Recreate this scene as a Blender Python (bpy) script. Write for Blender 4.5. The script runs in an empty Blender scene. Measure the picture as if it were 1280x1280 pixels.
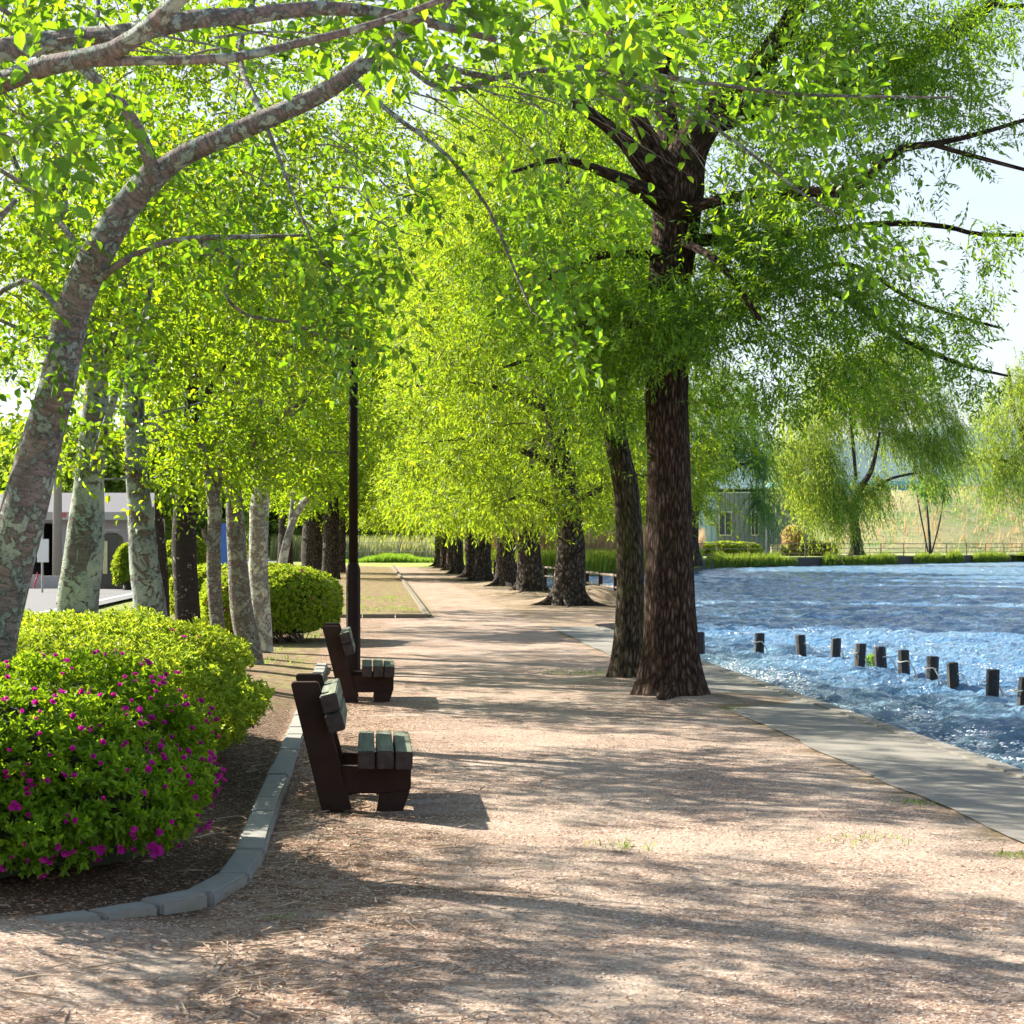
import bpy, bmesh, math
import numpy as np
from mathutils import Vector
R = np.random.default_rng(11)
PI = math.pi
C = bpy.context.scene.collection
sc = bpy.context.scene
# ------------------------------------------------------------------ camera
CAMH, F, PITCH, SL = 1.58, 2500.0, math.atan(40/2500.0), 0.072
def P(px, py, Y):
    """world point seen at photo pixel (px,py) at distance Y"""
    u, v = (px-640)/F, (640-py)/F
    dy = math.cos(PITCH)-v*math.sin(PITCH); dz = math.sin(PITCH)+v*math.cos(PITCH)
    t = Y/dy
    return np.array([u*t, Y, CAMH+dz*t])
def G(px, py, z=0.0):
    u, v = (px-640)/F, (640-py)/F
    dy = math.cos(PITCH)-v*math.sin(PITCH); dz = math.sin(PITCH)+v*math.cos(PITCH)
    t = (z-CAMH)/dz
    return np.array([u*t, dy*t, z])
def W(s, Y, z=0.0):
    return np.array([s-SL*Y, Y, z])
cd = bpy.data.cameras.new('camera'); cam = bpy.data.objects.new('camera', cd); C.objects.link(cam)
cam.location = (0, 0, CAMH); cam.rotation_euler = (PI/2+PITCH, 0, 0)
cd.sensor_width = 36; cd.lens = 36*F/1280; cd.clip_end = 9000; cd.clip_start = .1
cd.dof.use_dof = True; cd.dof.focus_distance = 17; cd.dof.aperture_fstop = 13
sc.camera = cam
# ------------------------------------------------------------------ light
SUN_D = np.array([1.0, -0.68]); SUN_D /= np.linalg.norm(SUN_D); EL = math.radians(33)
d = Vector((SUN_D[0]*math.cos(EL), SUN_D[1]*math.cos(EL), -math.sin(EL)))
sl = bpy.data.lights.new('sun', 'SUN'); sl.energy = 5.0; sl.angle = math.radians(.5); sl.color = (1, .93, .82)
so = bpy.data.objects.new('sun', sl); C.objects.link(so); so.rotation_euler = d.to_track_quat('-Z', 'Y').to_euler()
w = bpy.data.worlds.new('World'); sc.world = w; w.use_nodes = True
nt = w.node_tree; bg = nt.nodes['Background']; sk = nt.nodes.new('ShaderNodeTexSky'); sk.sky_type = 'NISHITA'
sk.sun_disc = False; sk.sun_elevation = EL; sk.sun_rotation = math.atan2(-SUN_D[0], -SUN_D[1]); sk.dust_density = 1.2; sk.ozone_density = 2.0
tcw = nt.nodes.new('ShaderNodeTexCoord'); mpw = nt.nodes.new('ShaderNodeMapping'); mpw.inputs['Scale'].default_value = (1, 1, 2.6); nt.links.new(tcw.outputs['Generated'], mpw.inputs[0])
nzw = nt.nodes.new('ShaderNodeTexNoise'); nzw.inputs['Scale'].default_value = 2.1; nzw.inputs['Detail'].default_value = 7; nzw.inputs['Roughness'].default_value = .6; nt.links.new(mpw.outputs[0], nzw.inputs['Vector'])
sxw = nt.nodes.new('ShaderNodeSeparateXYZ'); nt.links.new(tcw.outputs['Generated'], sxw.inputs[0])
def wm(op, a, b_):
    q = nt.nodes.new('ShaderNodeMath'); q.operation = op
    for i_, v_ in zip(q.inputs, (a, b_)):
        if isinstance(v_, (int, float)): i_.default_value = v_
        else: nt.links.new(v_, i_)
    return q.outputs[0]
lowc = wm('SUBTRACT', .72, wm('MULTIPLY', sxw.outputs[2], 1.15)); cf = wm('MULTIPLY', wm('ADD', wm('MULTIPLY', wm('SUBTRACT', nzw.outputs[0], .44), 3.0), lowc), .95)
clw = nt.nodes.new('ShaderNodeClamp'); nt.links.new(cf, clw.inputs[0]); mxw = nt.nodes.new('ShaderNodeMix'); mxw.data_type = 'RGBA'; nt.links.new(clw.outputs[0], mxw.inputs[0]); nt.links.new(sk.outputs[0], mxw.inputs[6]); mxw.inputs[7].default_value = (4.1, 4.35, 4.65, 1)
nt.links.new(mxw.outputs[2], bg.inputs[0]); bg.inputs[1].default_value = .075
sc.view_settings.view_transform = 'Standard'; sc.view_settings.look = 'None'; sc.view_settings.exposure = 1.7; sc.view_settings.gamma = 1
cy = sc.cycles; cy.use_denoising = True; cy.max_bounces = 5; cy.diffuse_bounces = 2; cy.glossy_bounces = 2; cy.transmission_bounces = 4
cy.transparent_max_bounces = 4; cy.use_adaptive_sampling = True; cy.adaptive_threshold = .02; cy.caustics_reflective = False; cy.caustics_refractive = False
# ------------------------------------------------------------------ node helper
class NT:
    def __init__(s, name):
        s.m = bpy.data.materials.new(name); s.m.use_nodes = True; s.t = s.m.node_tree
        s.b = s.t.nodes['Principled BSDF']; s.out = s.t.nodes['Material Output']; s.tc = None
    def n(s, typ, **k):
        x = s.t.nodes.new('ShaderNode'+typ)
        for a, v in k.items(): setattr(x, a, v)
        return x
    def l(s, a, b): s.t.links.new(a, b)
    def co(s, kind='Object', scale=(1, 1, 1)):
        if s.tc is None: s.tc = s.n('TexCoord')
        m = s.n('Mapping'); s.l(s.tc.outputs[kind], m.inputs[0]); m.inputs['Scale'].default_value = scale; return m.outputs[0]
    def noise(s, co, scale, detail=4, rough=.55, dist=0):
        x = s.n('TexNoise'); s.l(co, x.inputs['Vector']); x.inputs['Scale'].default_value = scale
        x.inputs['Detail'].default_value = detail; x.inputs['Roughness'].default_value = rough; x.inputs['Distortion'].default_value = dist
        return x.outputs[0]
    def vor(s, co, scale, feat='F1', out=0):
        x = s.n('TexVoronoi', feature=feat); s.l(co, x.inputs['Vector']); x.inputs['Scale'].default_value = scale; return x.outputs[out]
    def inp(s, i, v):
        if isinstance(v, (int, float)): i.default_value = v
        elif isinstance(v, tuple): i.default_value = (v+(1,))[:4] if len(i.default_value) == 4 else v
        else: s.l(v, i)
    def math(s, op, a, b=0.0, c=0.0):
        x = s.n('Math', operation=op)
        for i, v in zip(x.inputs, (a, b, c)): s.inp(i, v)
        return x.outputs[0]
    def step(s, v, lo, hi):
        x = s.n('MapRange', interpolation_type='SMOOTHSTEP'); s.inp(x.inputs[0], v)
        x.inputs[1].default_value = lo; x.inputs[2].default_value = hi; x.inputs[3].default_value = 0; x.inputs[4].default_value = 1
        return x.outputs[0]
    def mix(s, f, a, b, mode='MIX'):
        x = s.n('Mix', data_type='RGBA', blend_type=mode); s.inp(x.inputs[0], f); s.inp(x.inputs[6], a); s.inp(x.inputs[7], b); return x.outputs[2]
    def ramp(s, v, stops):
        x = s.n('ValToRGB'); s.inp(x.inputs[0], v); e = x.color_ramp.elements
        while len(e) < len(stops): e.new(.5)
        for q, (p, c) in zip(e, stops): q.position = p; q.color = c+(1,)
        return x.outputs[0]
    def bump(s, h, strength=.5, dist=.02):
        x = s.n('Bump'); s.inp(x.inputs['Height'], h); x.inputs['Strength'].default_value = strength; x.inputs['Distance'].default_value = dist
        s.l(x.outputs[0], s.b.inputs['Normal']); return x
    def col(s, c): s.inp(s.b.inputs['Base Color'], c)
    def rough(s, r): s.inp(s.b.inputs['Roughness'], r)
def plain(name, c, rough=.7, var=.25, sc_=6, bump=.15, metal=0):
    k = NT(name); co = k.co(); n = k.noise(co, sc_, 5)
    k.col(k.mix(n, tuple(x*(1-var) for x in c), tuple(min(1, x*(1+var)) for x in c))); k.rough(rough); k.b.inputs['Metallic'].default_value = metal
    if bump: k.bump(k.noise(co, sc_*12, 3), bump, .01)
    return k.m
def leafmat(name, refl, trans, tw=.5, spec=.25, var=.5):
    """thin leaf: reflecting + translucent side, colour varies leaf by leaf"""
    k = NT(name); at = k.n('Attribute', attribute_name='rnd'); r = at.outputs['Fac']
    big = k.noise(k.co(), .9, 3)
    v = k.math('ADD', k.math('MULTIPLY', r, .7), k.math('MULTIPLY', big, .5))
    def sh(c, a, b): return k.mix(k.step(v, .2, .95), tuple(x*a for x in c), tuple(x*b for x in c))
    c1 = sh(refl, 1-var, 1+var); c2 = sh(trans, 1-var*.8, 1+var*.6)
    c2 = k.mix(k.step(r, .75, 1.0), c2, (trans[0]*1.55, trans[1]*1.15, trans[2]*.9))
    k.col(c1); k.rough(.48); k.b.inputs['Specular IOR Level'].default_value = spec
    tr = k.n('BsdfTranslucent'); k.l(c2, tr.inputs[0]); mx = k.n('MixShader'); mx.inputs[0].default_value = tw
    k.l(k.b.outputs[0], mx.inputs[1]); k.l(tr.outputs[0], mx.inputs[2]); k.l(mx.outputs[0], k.out.inputs[0])
    return k.m
# ------------------------------------------------------------------ mesh helpers
def mesh_arrays(name, V, polys, mats, rnd=None, smooth=False, uv=None, matidx=None):
    """polys: list of int arrays (n,k)"""
    me = bpy.data.meshes.new(name); V = np.asarray(V, np.float32)
    me.vertices.add(len(V)); me.vertices.foreach_set('co', V.ravel())
    lv = np.concatenate([p.ravel() for p in polys]).astype(np.int32)
    cnt = np.concatenate([np.full(len(p), p.shape[1]) for p in polys]); st = np.concatenate([[0], np.cumsum(cnt)[:-1]]).astype(np.int32)
    me.loops.add(len(lv)); me.loops.foreach_set('vertex_index', lv)
    me.polygons.add(len(cnt)); me.polygons.foreach_set('loop_start', st)
    if smooth: me.polygons.foreach_set('use_smooth', np.ones(len(cnt), bool))
    else: me.polygons.foreach_set('use_smooth', np.zeros(len(cnt), bool))
    if matidx is not None: me.polygons.foreach_set('material_index', matidx.astype(np.int32))
    if rnd is not None:
        a = me.attributes.new('rnd', 'FLOAT', 'FACE'); a.data.foreach_set('value', rnd.astype(np.float32))
    if uv is not None:
        u = me.uv_layers.new(name='UVMap'); u.data.foreach_set('uv', uv[lv].astype(np.float32).ravel())
    me.update(calc_edges=True)
    for m in (mats if isinstance(mats, (list, tuple)) else [mats]): me.materials.append(m)
    return me
def link(name, me, parent=None, loc=None):
    o = bpy.data.objects.new(name, me); C.objects.link(o)
    if parent is not None: o.parent = parent
    if loc is not None: o.location = tuple(float(x) for x in loc)
    return o
def tag(o, label=None, cat=None, group=None, kind=None):
    if label: o['label'] = label
    if cat: o['category'] = cat
    if group: o['group'] = group
    if kind: o['kind'] = kind
    return o
def empty(name, loc, label, cat, group=None, rz=0):
    o = bpy.data.objects.new(name, None); C.objects.link(o); o.location = tuple(float(x) for x in loc); o.rotation_euler = (0, 0, rz)
    o.empty_display_size = .2
    return tag(o, label, cat, group)
def copy_tree(o, parent=None):
    c = o.copy(); C.objects.link(c); c.parent = parent
    for ch in list(o.children): copy_tree(ch, c)
    return c
class BM:
    def __init__(s): s.b = bmesh.new()
    def box(s, c, size, rot=0, bev=0, ry=0):
        from mathutils import Matrix
        m = Matrix.Translation(tuple(map(float, c))) @ Matrix.Rotation(rot, 4, 'Z') @ Matrix.Rotation(ry, 4, 'Y') @ Matrix.Diagonal((size[0], size[1], size[2], 1))
        r = bmesh.ops.create_cube(s.b, size=1, matrix=m)
        if bev:
            es = list({e for v in r['verts'] for e in v.link_edges}); bmesh.ops.bevel(s.b, geom=es, offset=bev, segments=2, affect='EDGES')
    def prism(s, poly, y0, y1, bev=0):
        a = [s.b.verts.new((x, y0, z)) for x, z in poly]; c = [s.b.verts.new((x, y1, z)) for x, z in poly]
        n = len(poly); fs = [s.b.faces.new(a[::-1]), s.b.faces.new(c)] + [s.b.faces.new((a[i], a[(i+1) % n], c[(i+1) % n], c[i])) for i in range(n)]
        bmesh.ops.recalc_face_normals(s.b, faces=fs)
        if bev:
            es = list({e for f in fs for e in f.edges}); bmesh.ops.bevel(s.b, geom=es, offset=bev, segments=2, affect='EDGES')
    def cyl(s, p0, p1, r0, r1=None, n=12):
        from mathutils import Matrix
        r1 = r0 if r1 is None else r1; p0 = Vector(tuple(map(float, p0))); p1 = Vector(tuple(map(float, p1))); dv = p1-p0
        m = Matrix.Translation((p0+p1)/2) @ dv.to_track_quat('Z', 'Y').to_matrix().to_4x4()
        bmesh.ops.create_cone(s.b, cap_ends=True, segments=n, radius1=r0, radius2=r1, depth=dv.length, matrix=m)
    def done(s, name, mat, parent=None, loc=None, smooth=False):
        me = bpy.data.meshes.new(name); s.b.to_mesh(me); s.b.free()
        for m in (mat if isinstance(mat, (list, tuple)) else [mat]): me.materials.append(m)
        if smooth: me.polygons.foreach_set('use_smooth', np.ones(len(me.polygons), bool))
        return link(name, me, parent, loc)
def nrm(a): return a/np.maximum(np.linalg.norm(a, axis=-1, keepdims=True), 1e-9)
def rdir(n, rng=R): return nrm(rng.normal(size=(n, 3)))
# value noise in 3d, vectorised
def vnoise(p, seed=0):
    p = np.asarray(p, float); i = np.floor(p).astype(np.int64); f = p-i; f = f*f*(3-2*f); out = 0
    for dx in (0, 1):
        for dy in (0, 1):
            for dz in (0, 1):
                h = ((i[..., 0]+dx)*374761393+(i[..., 1]+dy)*668265263+(i[..., 2]+dz)*2147483647+seed*974634777) & 0xffffffff
                h = ((h ^ (h >> 13))*1274126177) & 0xffffffff; h = (h ^ (h >> 16))/4294967295.0
                out = out+h*(f[..., 0] if dx else 1-f[..., 0])*(f[..., 1] if dy else 1-f[..., 1])*(f[..., 2] if dz else 1-f[..., 2])
    return out*2-1
def fbm(p, oct=4, seed=0):
    p = np.asarray(p, float); a, s, o = 1, 0, 0
    for k in range(oct): o = o+a*vnoise(p*2**k, seed+k); s += a; a *= .5
    return o/s
def smooth_path(pts, rad, step=.12):
    pts = np.asarray(pts, float); rad = np.asarray(rad, float)
    if len(pts) < 3:
        n = max(2, int(np.linalg.norm(pts[-1]-pts[0])/step)); t = np.linspace(0, 1, n)[:, None]
        return pts[0]+(pts[-1]-pts[0])*t, rad[0]+(rad[-1]-rad[0])*t[:, 0]
    e = np.vstack([2*pts[0]-pts[1], pts, 2*pts[-1]-pts[-2]]); P_, R_ = [], []
    for i in range(len(pts)-1):
        a, b, c, dd = e[i:i+4]; n = max(2, int(np.linalg.norm(c-b)/step)); t = np.linspace(0, 1, n, endpoint=False)[:, None]
        P_.append(.5*((2*b)+(-a+c)*t+(2*a-5*b+4*c-dd)*t*t+(-a+3*b-3*c+dd)*t**3)); R_.append(rad[i]+(rad[i+1]-rad[i])*t[:, 0])
    P_.append(pts[-1:]); R_.append(rad[-1:]); return np.vstack(P_), np.concatenate(R_)
def tubes(paths, nseg=12, rough=.06, seed=0, freq=3.0, flare=None):
    """paths: list of (pts, radii) dense. Rings start at the far side (+Y). returns V, faces, uv"""
    V, Fc, U = [], [], []; off = 0
    for pi, (p, r) in enumerate(paths):
        ns = nseg if r.max() > .05 else max(5, nseg//3)
        t = nrm(np.gradient(p, axis=0)); up = np.array([0, 1., 0])
        a = nrm(up-t*(t@up)[:, None]); b = np.cross(t, a)
        th = np.linspace(0, 2*PI, ns+1); ct, st = np.cos(th), np.sin(th)
        ln = np.concatenate([[0], np.cumsum(np.linalg.norm(np.diff(p, axis=0), axis=1))])
        dirs = a[:, None]*ct[None, :, None]+b[:, None]*st[None, :, None]
        q = np.stack([np.broadcast_to(ct*1.3, (len(p), ns+1)), np.broadcast_to(st*1.3, (len(p), ns+1)), np.broadcast_to((ln*freq*.35)[:, None], (len(p), ns+1))], -1)
        rr = r[:, None]*(1+rough*fbm(q*1.6, 3, seed+pi*7)*1.6)
        if flare is not None and pi == 0:
            h = np.maximum(p[:, 2]-p[0, 2], 0); lob = 1+.9*flare[0]*np.exp(-h/flare[1])[:, None]*np.abs(np.sin(th*flare[2]/2+seed))[None]
            rr = rr*(1+flare[0]*np.exp(-h/flare[1])[:, None])*lob
        v = p[:, None]+dirs*rr[..., None]; V.append(v.reshape(-1, 3))
        i = np.arange(len(p)-1)[:, None]*(ns+1)+np.arange(ns)[None]
        Fc.append((np.stack([i, i+1, i+ns+2, i+ns+1], -1).reshape(-1, 4))+off); off += v.shape[0]*v.shape[1]
        U.append(np.stack([np.broadcast_to(th/(2*PI), (len(p), ns+1))*2*PI*max(r.mean(), .01), np.broadcast_to(ln[:, None], (len(p), ns+1))], -1).reshape(-1, 2))
    return np.vstack(V), np.vstack(Fc), np.vstack(U)
def thin_tubes(pts, rad):
    """pts (N,K,3), rad (N,K): three-sided tubes, all at once"""
    N, K, _ = pts.shape; t = nrm(np.gradient(pts, axis=1)); up = np.array([.3, .5, .81])
    a = nrm(np.cross(t, up)); b = np.cross(t, a); th = np.arange(3)*2*PI/3
    v = pts[:, :, None]+rad[:, :, None, None]*(a[:, :, None]*np.cos(th)[None, None, :, None]+b[:, :, None]*np.sin(th)[None, None, :, None])
    base = (np.arange(N)*K*3)[:, None, None]+(np.arange(K-1)*3)[None, :, None]; j = np.arange(3)[None, None]; j2 = (j+1) % 3
    f = np.stack([base+j, base+j2, base+3+j2, base+3+j], -1).reshape(-1, 4)
    return v.reshape(-1, 3), f
def leaf_geo(pos, dr, nm, ln, wd, kind, curl=.15, rng=R):
    N = len(pos); dr = nrm(dr); nm = nrm(nm-dr*np.sum(nm*dr, 1, keepdims=True)); sd = np.cross(dr, nm); L = ln[:, None]; Wd = wd[:, None]/2
    if kind == 'narrow':
        v = np.stack([pos, pos+dr*L*.45+sd*Wd, pos+dr*L-nm*L*curl, pos+dr*L*.45-sd*Wd], 1)
        f = np.arange(N)[:, None]*4+np.arange(4)[None]; return v.reshape(-1, 3), f, rng.random(N), 1
    up = nm*Wd*.55
    v = np.stack([pos, pos+dr*L*.35+sd*Wd*.9+up, pos+dr*L*.72+sd*Wd*.85+up*.8-nm*L*curl*.4, pos+dr*L-nm*L*curl,
                  pos+dr*L*.72-sd*Wd*.85+up*.8-nm*L*curl*.4, pos+dr*L*.35-sd*Wd*.9+up], 1)
    i = np.arange(N)[:, None]*6; f = np.stack([np.hstack([i, i+1, i+2, i+3]), np.hstack([i, i+3, i+4, i+5])], 1).reshape(-1, 4)
    return v.reshape(-1, 3), f, np.repeat(rng.random(N), 2), 2
LK = dict(  # leaf kinds: kind, length, width, shoots per attractor, leaves per shoot, shoot length, spread, droop
    cherry=dict(k='broad', L=.070, Wd=.041, ns=6, m=7, sl=.30, sp=.9, droop=.35, jit=.22),
    feather=dict(k='narrow', L=.070, Wd=.025, ns=9, m=11, sl=.29, sp=.95, droop=.12, jit=.30),
    featherfar=dict(k='narrow', L=.17, Wd=.046, ns=9, m=11, sl=.62, sp=.55, droop=.30, jit=.5),
    cherryfar=dict(k='broad', L=.15, Wd=.085, ns=6, m=7, sl=.5, sp=.9, droop=.3, jit=.5),
    willow=dict(k='narrow', L=.34, Wd=.085, ns=7, m=13, sl=1.7, sp=.30, droop=2.6, jit=.7),
)
def crown(att, skel, lk, rng, twig_r=.006, wind=(.35, 0, 0), twigs=True, arch=.15):
    """attractors -> twig network -> shoots -> leaves (all world coordinates)"""
    k = LK[lk] if isinstance(lk, str) else lk
    nodes = skel.copy(); order = np.argsort([np.min(np.sum((nodes-a)**2, 1)) for a in att]); att = att[order]
    K = 6; T = np.linspace(0, 1, K)[:, None]; TW = np.empty((len(att), K, 3)); buf = np.empty((len(nodes)+len(att)*4, 3)); buf[:len(nodes)] = nodes; n = len(nodes); LEN = np.empty(len(att))
    for q, a in enumerate(att):
        dd = np.sum((buf[:n]-a)**2, 1); p0 = buf[np.argmin(dd)]; ln = math.sqrt(dd.min()); LEN[q] = ln
        mid = (p0+a)/2+rng.normal(size=3)*ln*.13+np.array([0, 0, arch*ln]); tw = (1-T)**2*p0+2*T*(1-T)*mid+T*T*a; TW[q] = tw
        buf[n:n+4] = tw[2:6]; n += 4
    N = len(att); ns = k['ns']; tt = rng.random((N, ns))*.75+.25; idx = np.repeat(np.arange(N), ns); x = (tt*(K-1)).ravel(); i0 = np.minimum(x.astype(int), K-2); fr = (x-i0)[:, None]
    o = TW[idx, i0]*(1-fr)+TW[idx, i0+1]*fr; far = (LEN[idx] > 1.2)[:, None]; o = np.where(far & (tt.ravel()[:, None] < .6), TW[idx, K-1], o)
    o = o+rng.normal(size=o.shape)*k['jit']*.45
    td = nrm(TW[:, -1]-TW[:, 0])[idx]; sd_ = nrm(td*.6+rdir(len(o), rng)*.9+np.array(wind)); SLn = k['sl']*(.6+.8*rng.random(len(o))); m = k['m']
    ts = np.linspace(.08, 1, m)[None, :, None]; drop = np.array([0, 0, -1.])*k['droop']*.5
    path = o[:, None]+(sd_[:, None]*ts+drop*ts*ts)*SLn[:, None, None]; tan = nrm(sd_[:, None]+2*drop*ts)
    side = nrm(np.cross(tan, rdir(len(o), rng)[:, None]))*np.where(np.arange(m) % 2, 1, -1)[None, :, None]
    ld = nrm(tan*.75+side*k['sp']+rng.normal(size=path.shape)*.22+np.array([0, 0, -.15])); nmn = nrm(np.array([0, 0, 1.])+rng.normal(size=path.shape)*.55)
    M = path.reshape(-1, 3); sz = (.65+.6*rng.random(len(M)))
    V, Fq, rn, mult = leaf_geo(M, ld.reshape(-1, 3), nmn.reshape(-1, 3), k['L']*sz, k['Wd']*sz, k['k'], rng=rng)
    TV = TF = None
    if twigs:
        rad = np.clip(twig_r*(.35+LEN*1.1), .0015, .022)[:, None]*np.linspace(1, .35, K)[None]; TV, TF = thin_tubes(TW, rad)
        sh = np.stack([o, path[:, m//2], path[:, -1]], 1); r2 = np.full((len(o), 3), twig_r*.28)*np.array([1, .7, .3]); v2, f2 = thin_tubes(sh, r2)
        TF = np.vstack([TF, f2+len(TV)]); TV = np.vstack([TV, v2])
    return V, Fq, rn, TV, TF
def ell(c, r, n, rng, hollow=.0):
    q = rdir(n, rng)*(hollow+(1-hollow)*rng.random((n, 1))**(1/3)); return np.asarray(c)+q*np.asarray(r)
def clump_px(lst, rng):
    """list of (px,py,Y, rpx,rpy,rY, n): leaf masses by pixel position and depth; some are added only to shade the path"""
    out = []
    for px, py, Y, rx, ry, rY, n in lst:
        c = P(px, py, Y); out.append(ell(c, (rx/F*Y, rY, ry/F*Y), n, rng))
    return np.vstack(out)
def limbs_px(lst, ws=1.0):
    """list of [(px,py,Y,widthpx),...]"""
    out = []
    for L in lst:
        pts = [P(a, b, Y) for a, b, Y, w_ in L]; rad = [w_*ws/F*Y/2 for a, b, Y, w_ in L]; out.append(smooth_path(pts, rad))
    return out
def tree(name, label, cat, group, paths, att, lk, barkm, leafm, seed, nseg=16, rough=.07, flare=None, twig_r=.006, wind=(.35, 0, 0), extra=None, arch=.15, twigm=None, freq=3.0):
    rng = np.random.default_rng(seed); base = paths[0][0][0].copy(); root = empty(name, base, label, cat, group)
    V, Fc, U = tubes(paths, nseg, rough, seed, freq, flare)
    me = mesh_arrays('trunk', V-base, [Fc], barkm, smooth=True, uv=U); link('trunk', me, root)
    skel = np.vstack([p[len(p)//3 if i == 0 else 0:] for i, (p, r) in enumerate(paths)])
    if len(skel) > 900: skel = skel[::len(skel)//900+1]
    if att is not None and len(att):
        V, Fq, rn, TV, TF = crown(att, skel, lk, rng, twig_r, wind, arch=arch)
        link('branches', mesh_arrays('branches', TV-base, [TF], twigm or barkm, uv=np.zeros((len(TV), 2))), root)
        link('crown', mesh_arrays('crown', V-base, [Fq], leafm, rnd=rn), root)
    return root
# ------------------------------------------------------------------ materials
def bark_cherry(name, lichen=.5, base=(.17, .13, .115), dark=(.05, .04, .035), lic=(.36, .43, .36), ring=.5):
    k = NT(name); uv = k.co('UV'); ob = k.co()
    ringn = k.noise(k.co('UV', (5, 24, 1)), 1.5, 6, .75); blot = k.noise(ob, 5, 5, .6)
    c = k.mix(k.step(ringn, .40, .60), dark, base); c = k.mix(k.math('MULTIPLY', blot, ring), c, (base[0]*1.5, base[1]*1.35, base[2]*1.3))
    ln = k.noise(ob, 9, 6, .72, .4); spots = k.vor(ob, 22); lo = .74-.40*lichen
    f = k.step(k.math('SUBTRACT', ln, k.math('MULTIPLY', spots, .22)), lo-.12, lo-.04)
    fine = k.noise(ob, 60, 4, .7); lc = k.mix(k.step(fine, .3, .7), tuple(x*.62 for x in lic), lic)
    big = k.noise(ob, 3.2, 6, .75, .9); f = k.math('MULTIPLY', f, k.math('SUBTRACT', 1, k.math('MULTIPLY', k.step(big, .53, .60), .9)))
    crk = k.step(k.noise(k.co('UV', (9, 2.2, 1)), 1.3, 6, .75, 1.2), .60, .66); f = k.math('MULTIPLY', f, k.math('SUBTRACT', 1, crk))
    sp2 = k.noise(ob, 26, 5, .85); lc = k.mix(k.step(sp2, .54, .62), lc, dark); lc = k.mix(k.step(k.noise(ob, 4, 3, .6), .4, .7), lc, (lic[0]*1.25, lic[1]*1.15, lic[2]*.98))
    k.col(k.mix(f, c, lc)); k.rough(.85); k.b.inputs['Specular IOR Level'].default_value = .2
    h = k.math('ADD', k.math('MULTIPLY', ringn, .7), k.math('ADD', k.math('MULTIPLY', f, .8), k.math('MULTIPLY', fine, .35))); k.bump(h, 1.0, .022)
    return k.m
def bark_furrow(name, base=(.10, .055, .036), dark=(.016, .010, .008), light=(.23, .17, .135), sx=26, moss=0):
    k = NT(name); uvs = k.co('UV', (sx, 4.6, 1)); n = k.noise(uvs, 1.0, 8, .8, 1.8); v = k.vor(uvs, 1.4, 'DISTANCE_TO_EDGE')
    plates = k.math('ADD', k.math('MULTIPLY', n, .85), k.math('MULTIPLY', v, .70))
    c = k.ramp(plates, [(.42, dark), (.58, base), (.76, light)])
    if moss: c = k.mix(k.math('MULTIPLY', k.step(k.noise(k.co(), 3, 4), .5, .7), moss), c, (.07, .085, .02))
    k.col(c); k.rough(.9); k.b.inputs['Specular IOR Level'].default_value = .15; k.bump(plates, 1.0, .05); return k.m
M = {}
M['ch1'] = bark_cherry('cherry_bark', .68, (.27, .225, .21), (.075, .06, .055), lic=(.36, .42, .385))
M['ch2'] = bark_cherry('lichen_bark', 1.0, lic=(.31, .365, .31)); M['ch3'] = bark_cherry('lichen_bark_blue', .95, lic=(.28, .35, .325))
M['ch_dark'] = bark_cherry('spotted_dark_bark', .36, (.035, .028, .025), (.014, .012, .011), (.40, .40, .36))
M['ch_grey'] = bark_cherry('grey_bark', .72, (.22, .18, .15), lic=(.29, .31, .26)); M['ch_pale'] = bark_cherry('pale_bark', .8, (.30, .26, .23), (.13, .11, .1), (.50, .52, .47))
M['twig'] = plain('twig_bark', (.13, .10, .085), .85, .3)
M['twigd'] = plain('dark_twig_bark', (.055, .042, .035), .85, .3)
M['fur'] = bark_furrow('furrowed_bark', moss=.15); M['fur2'] = bark_furrow('mossy_furrowed_bark', (.11, .085, .05), moss=.7, sx=30)
M['furfar'] = bark_furrow('grey_furrowed_bark', (.085, .065, .052), (.02, .016, .014), (.22, .19, .165), sx=14)
M['lf_near'] = leafmat('cherry_leaf_near', (.04, .13, .028), (.30, .54, .008), .52, .6)
M['lf_ch'] = leafmat('cherry_leaf', (.06, .15, .015), (.40, .60, .010), .54, .45)
M['lf_fe'] = leafmat('feather_leaf', (.075, .17, .02), (.32, .54, .012), .52, .4)
M['lf_row'] = leafmat('row_leaf', (.11, .20, .02), (.41, .58, .02), .52, .35)
M['lf_wil'] = leafmat('willow_leaf', (.19, .29, .045), (.48, .62, .06), .5, .2)
M['lf_wil2'] = leafmat('willow_leaf_cool', (.10, .22, .06), (.24, .46, .07), .5, .2)
M['lf_back'] = leafmat('far_leaf', (.15, .24, .05), (.40, .55, .08), .5, .2)
M['lf_az'] = leafmat('azalea_leaf', (.12, .24, .014), (.34, .52, .012), .46, .35)
M['lf_az2'] = leafmat('bright_azalea_leaf', (.21, .32, .03), (.44, .56, .03), .45, .35)
M['grass'] = leafmat('grass_blade', (.11, .22, .03), (.30, .50, .04), .45, .2)
M['pale'] = leafmat('pale_field_grass', (.30, .33, .13), (.42, .46, .15), .4, .2); M['reed'] = leafmat('reed_blade', (.13, .21, .03), (.36, .50, .05), .45, .2); M['reed_lit'] = leafmat('lightened_reed_blade', (.26, .36, .05), (.50, .62, .08), .45, .2); M['dry'] = leafmat('dry_reed', (.62, .45, .25), (.60, .44, .24), .35, .1, .3)  # the brighter reed and dry reed colours are lifted to offset shade from the row
M['petal'] = leafmat('magenta_petal', (.46, .015, .30), (.60, .02, .36), .45, .2, .25); M['petal_red'] = leafmat('red_petal', (.7, .05, .12), (.8, .08, .15), .4, .2, .25)
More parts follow.
